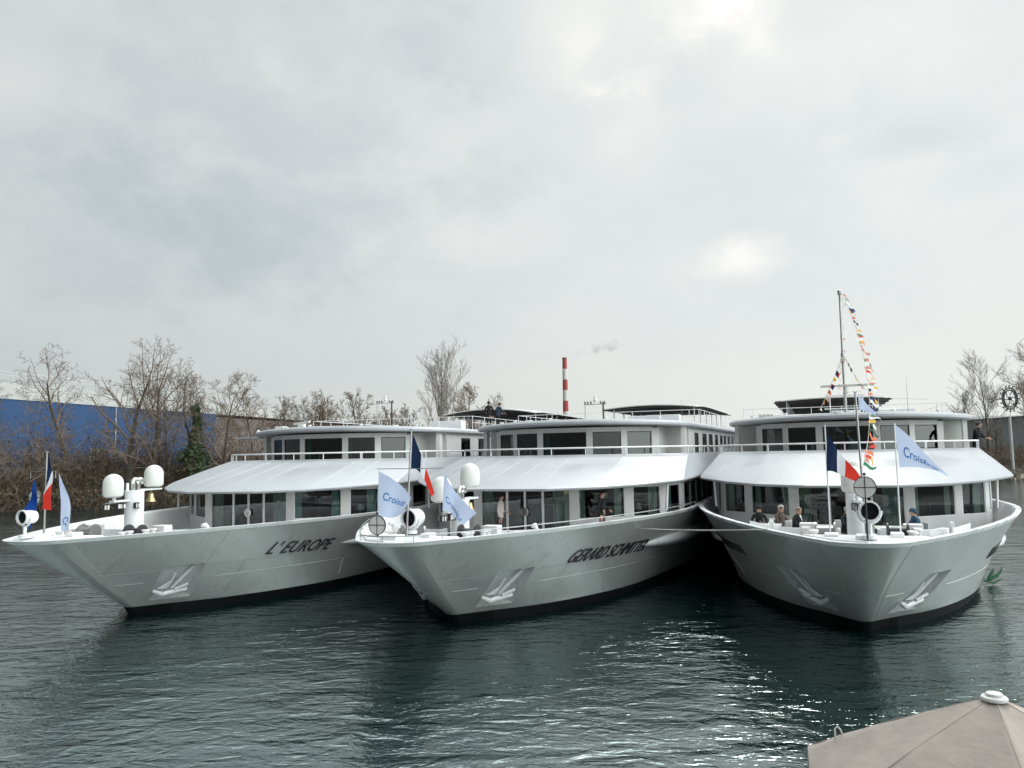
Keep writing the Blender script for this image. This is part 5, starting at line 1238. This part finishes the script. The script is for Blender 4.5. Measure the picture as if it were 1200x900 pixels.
# undergrowth: brambles, saplings, dry stems - nobody could count it
def thicket():
    r = random.Random(5); S = MB(); Lf = MB()
    def clump(x, s, h, n):
        y = bank_y(x)+s; z = bank_h(s)-.1
        for i in range(n):
            bx, by = x+r.gauss(0, .9), y+r.gauss(0, .7); d = Vector((r.gauss(0, .38), r.gauss(0, .3), 1)).normalized(); l = h*(.45+.75*r.random())
            p0 = Vector((bx, by, z)); p1 = p0+d*l*.5; p2 = p1+(d+Vector((r.gauss(0, .35), r.gauss(0, .3), -.1))).normalized()*l*.5
            w = .022+.02*r.random(); k = len(S.v); mi = r.choice((0, 0, 1, 2))
            S.tube([p0, p1, p2], [w, w*.8, w*.3], 3, mi=mi, caps=False)
            for q in range(2):
                e = p1.lerp(p2, r.random()); S.tube([e, e+Vector((r.gauss(0, .5), r.gauss(0, .4), .5*r.random()+.2))*l*.3], [w*.6, w*.2], 3, mi=mi, caps=False)
            for q in range(3):
                c = p0.lerp(p2, r.random()**.7)+Vector((r.gauss(0, .3), r.gauss(0, .3), r.gauss(0, .15))); a = Vector((r.gauss(0, 1), r.gauss(0, 1), r.gauss(0, 1))).normalized()*(.05+.07*r.random()); b = a.orthogonal()*r.uniform(.5, 1)
                Lf.add([c-a-b, c+a-b, c+a+b, c-a+b], [(0, 1, 2, 3)], r.choice((0, 0, 0, 1, 2)))
    for i in range(640):
        x = r.uniform(-78, -8); s = r.choice((.3, 1, 2, 3.5, 5, 7, 9, 11))+r.random()
        big = mnoise.noise(Vector((x*.12, s*.2, 2)))
        clump(x, s, (1.1 if s < 3 else 2.3 if s < 6 else 3.6)*(1+.5*big), 13)
    for i in range(260):
        x = r.uniform(-82, -6); s = r.choice((6, 8, 10, 12, 14))+r.random(); clump(x, s, 5.6+1.6*r.random(), 6)
    for i in range(150):
        x = r.uniform(66, 104); s = r.choice((4, 5, 6, 8, 10, 12))+r.random(); clump(x, s, 2.0+1.6*r.random(), 12)
    tag(S.build('undergrowth_stems', ['twig', 'bark', 'rust']), kind='stuff'); tag(Lf.build('undergrowth_leaves', ['deadleaf', 'ivy', 'soil']), kind='stuff')
thicket()
# far wood closing the horizon
def farwood():
    r = random.Random(9); S = MB()
    for i in range(2600):
        x = r.uniform(-420, 520); y = r.uniform(300, 420); h = 9+5*r.random()+3*mnoise.noise(Vector((x*.02, 0, 0)))
        for q in range(3):
            d = Vector((r.gauss(0, .22), 0, 1)); S.tube([(x, y, 1.5), Vector((x, y, 1.5))+d*h*.5, Vector((x+r.gauss(0, .8), y, 1.5))+d*h], [.22, .15, .05], 3, caps=False)
    tag(S.build('far_wood', 'palebark'), kind='stuff')
farwood()
# right-hand quay stones and iron sign
b = MB(); r = random.Random(12)
for i in range(70):
    x = r.uniform(66, 100); y = bank_y(x)+r.uniform(-.2, 2.5); s = r.uniform(.25, .7)
    b.box((x, y, WZ+.1+(y-bank_y(x))*.5), (s*1.5, s, s), rz=r.random()*3, rx=r.random()*.4)
tag(b.build('bank_stones', 'stone', bevel=.05), kind='stuff')
def iron_sign():
    Y = 119; base = at(1187.5, 552, Y); root = empty('iron_sign', (base.x, Y, -.6)); tag(root, 'black wrought-iron wheel-shaped sign on a pale post at far right', 'sign')
    c = at(1183.5, 467, Y)-Vector((base.x, Y, -.6)); rr = 12.0/944*Y*.9
    p = MB(); p.tube([(0, 0, 0), (0, 0, at(1187.5, 488, Y).z+.6)], [.24, .20], 10); p.build('post', 'plaster', root, smooth=50)
    p = MB(); p.tube([(0, 0, at(1187, 489, Y).z+.6), (c.x+.05, 0, c.z-rr*1.1)], .03, 6); p.build('spigot', 'dark', root)
    w = MB()
    for q in (1.0, .8): w.tube([c+Vector((math.cos(t)*rr*q*.82, .02*math.sin(5*t), math.sin(t)*rr*q*1.15)) for t in [i*.2617 for i in range(25)]], .12, 5)
    for i in range(16):
        t = i*.3927; u = c+Vector((math.cos(t)*rr*.82, 0, math.sin(t)*rr*1.15)); o = Vector((math.cos(t), 0, math.sin(t)))*rr*.20
        w.tube([u-o*.6, u+o, u+o*1.3+Vector((o.z, 0, -o.x))*.7], .085, 4)
        w.sphere(u+o*1.3, .09, 6)
    for t in (0, 1.05, 2.1, 3.14, 4.2, 5.25): w.tube([c, c+Vector((math.cos(t)*rr*.35, 0, math.sin(t)*rr*.4))+Vector((-math.sin(t), 0, math.cos(t)))*rr*.15, c+Vector((math.cos(t)*rr*.66, 0, math.sin(t)*rr*.92))], .06, 4)
    w.sphere(c, .28, 8); w.build('wheel', 'dark', root)
    a = MB(); e = at(1160, 470, Y)-Vector((base.x, Y, -.6)); s = c+Vector((-rr*.8, 0, -.05)); m_ = s.lerp(e, .5)
    a.tube([s, m_+Vector((0, 0, .08)), e], [.09, .08, .05], 5); a.tube([m_, m_+Vector((-.4, 0, .36)), m_+Vector((-.7, 0, .1))], .05, 4); a.tube([e+Vector((.6, 0, 0)), e+Vector((.2, 0, .44)), e+Vector((-.3, 0, .24))], .05, 4); a.tube([e+Vector((.6, 0, 0)), e+Vector((.1, 0, -.24)), e+Vector((-.2, 0, -.04))], .05, 4)
    a.build('arm', 'dark', root)
iron_sign()
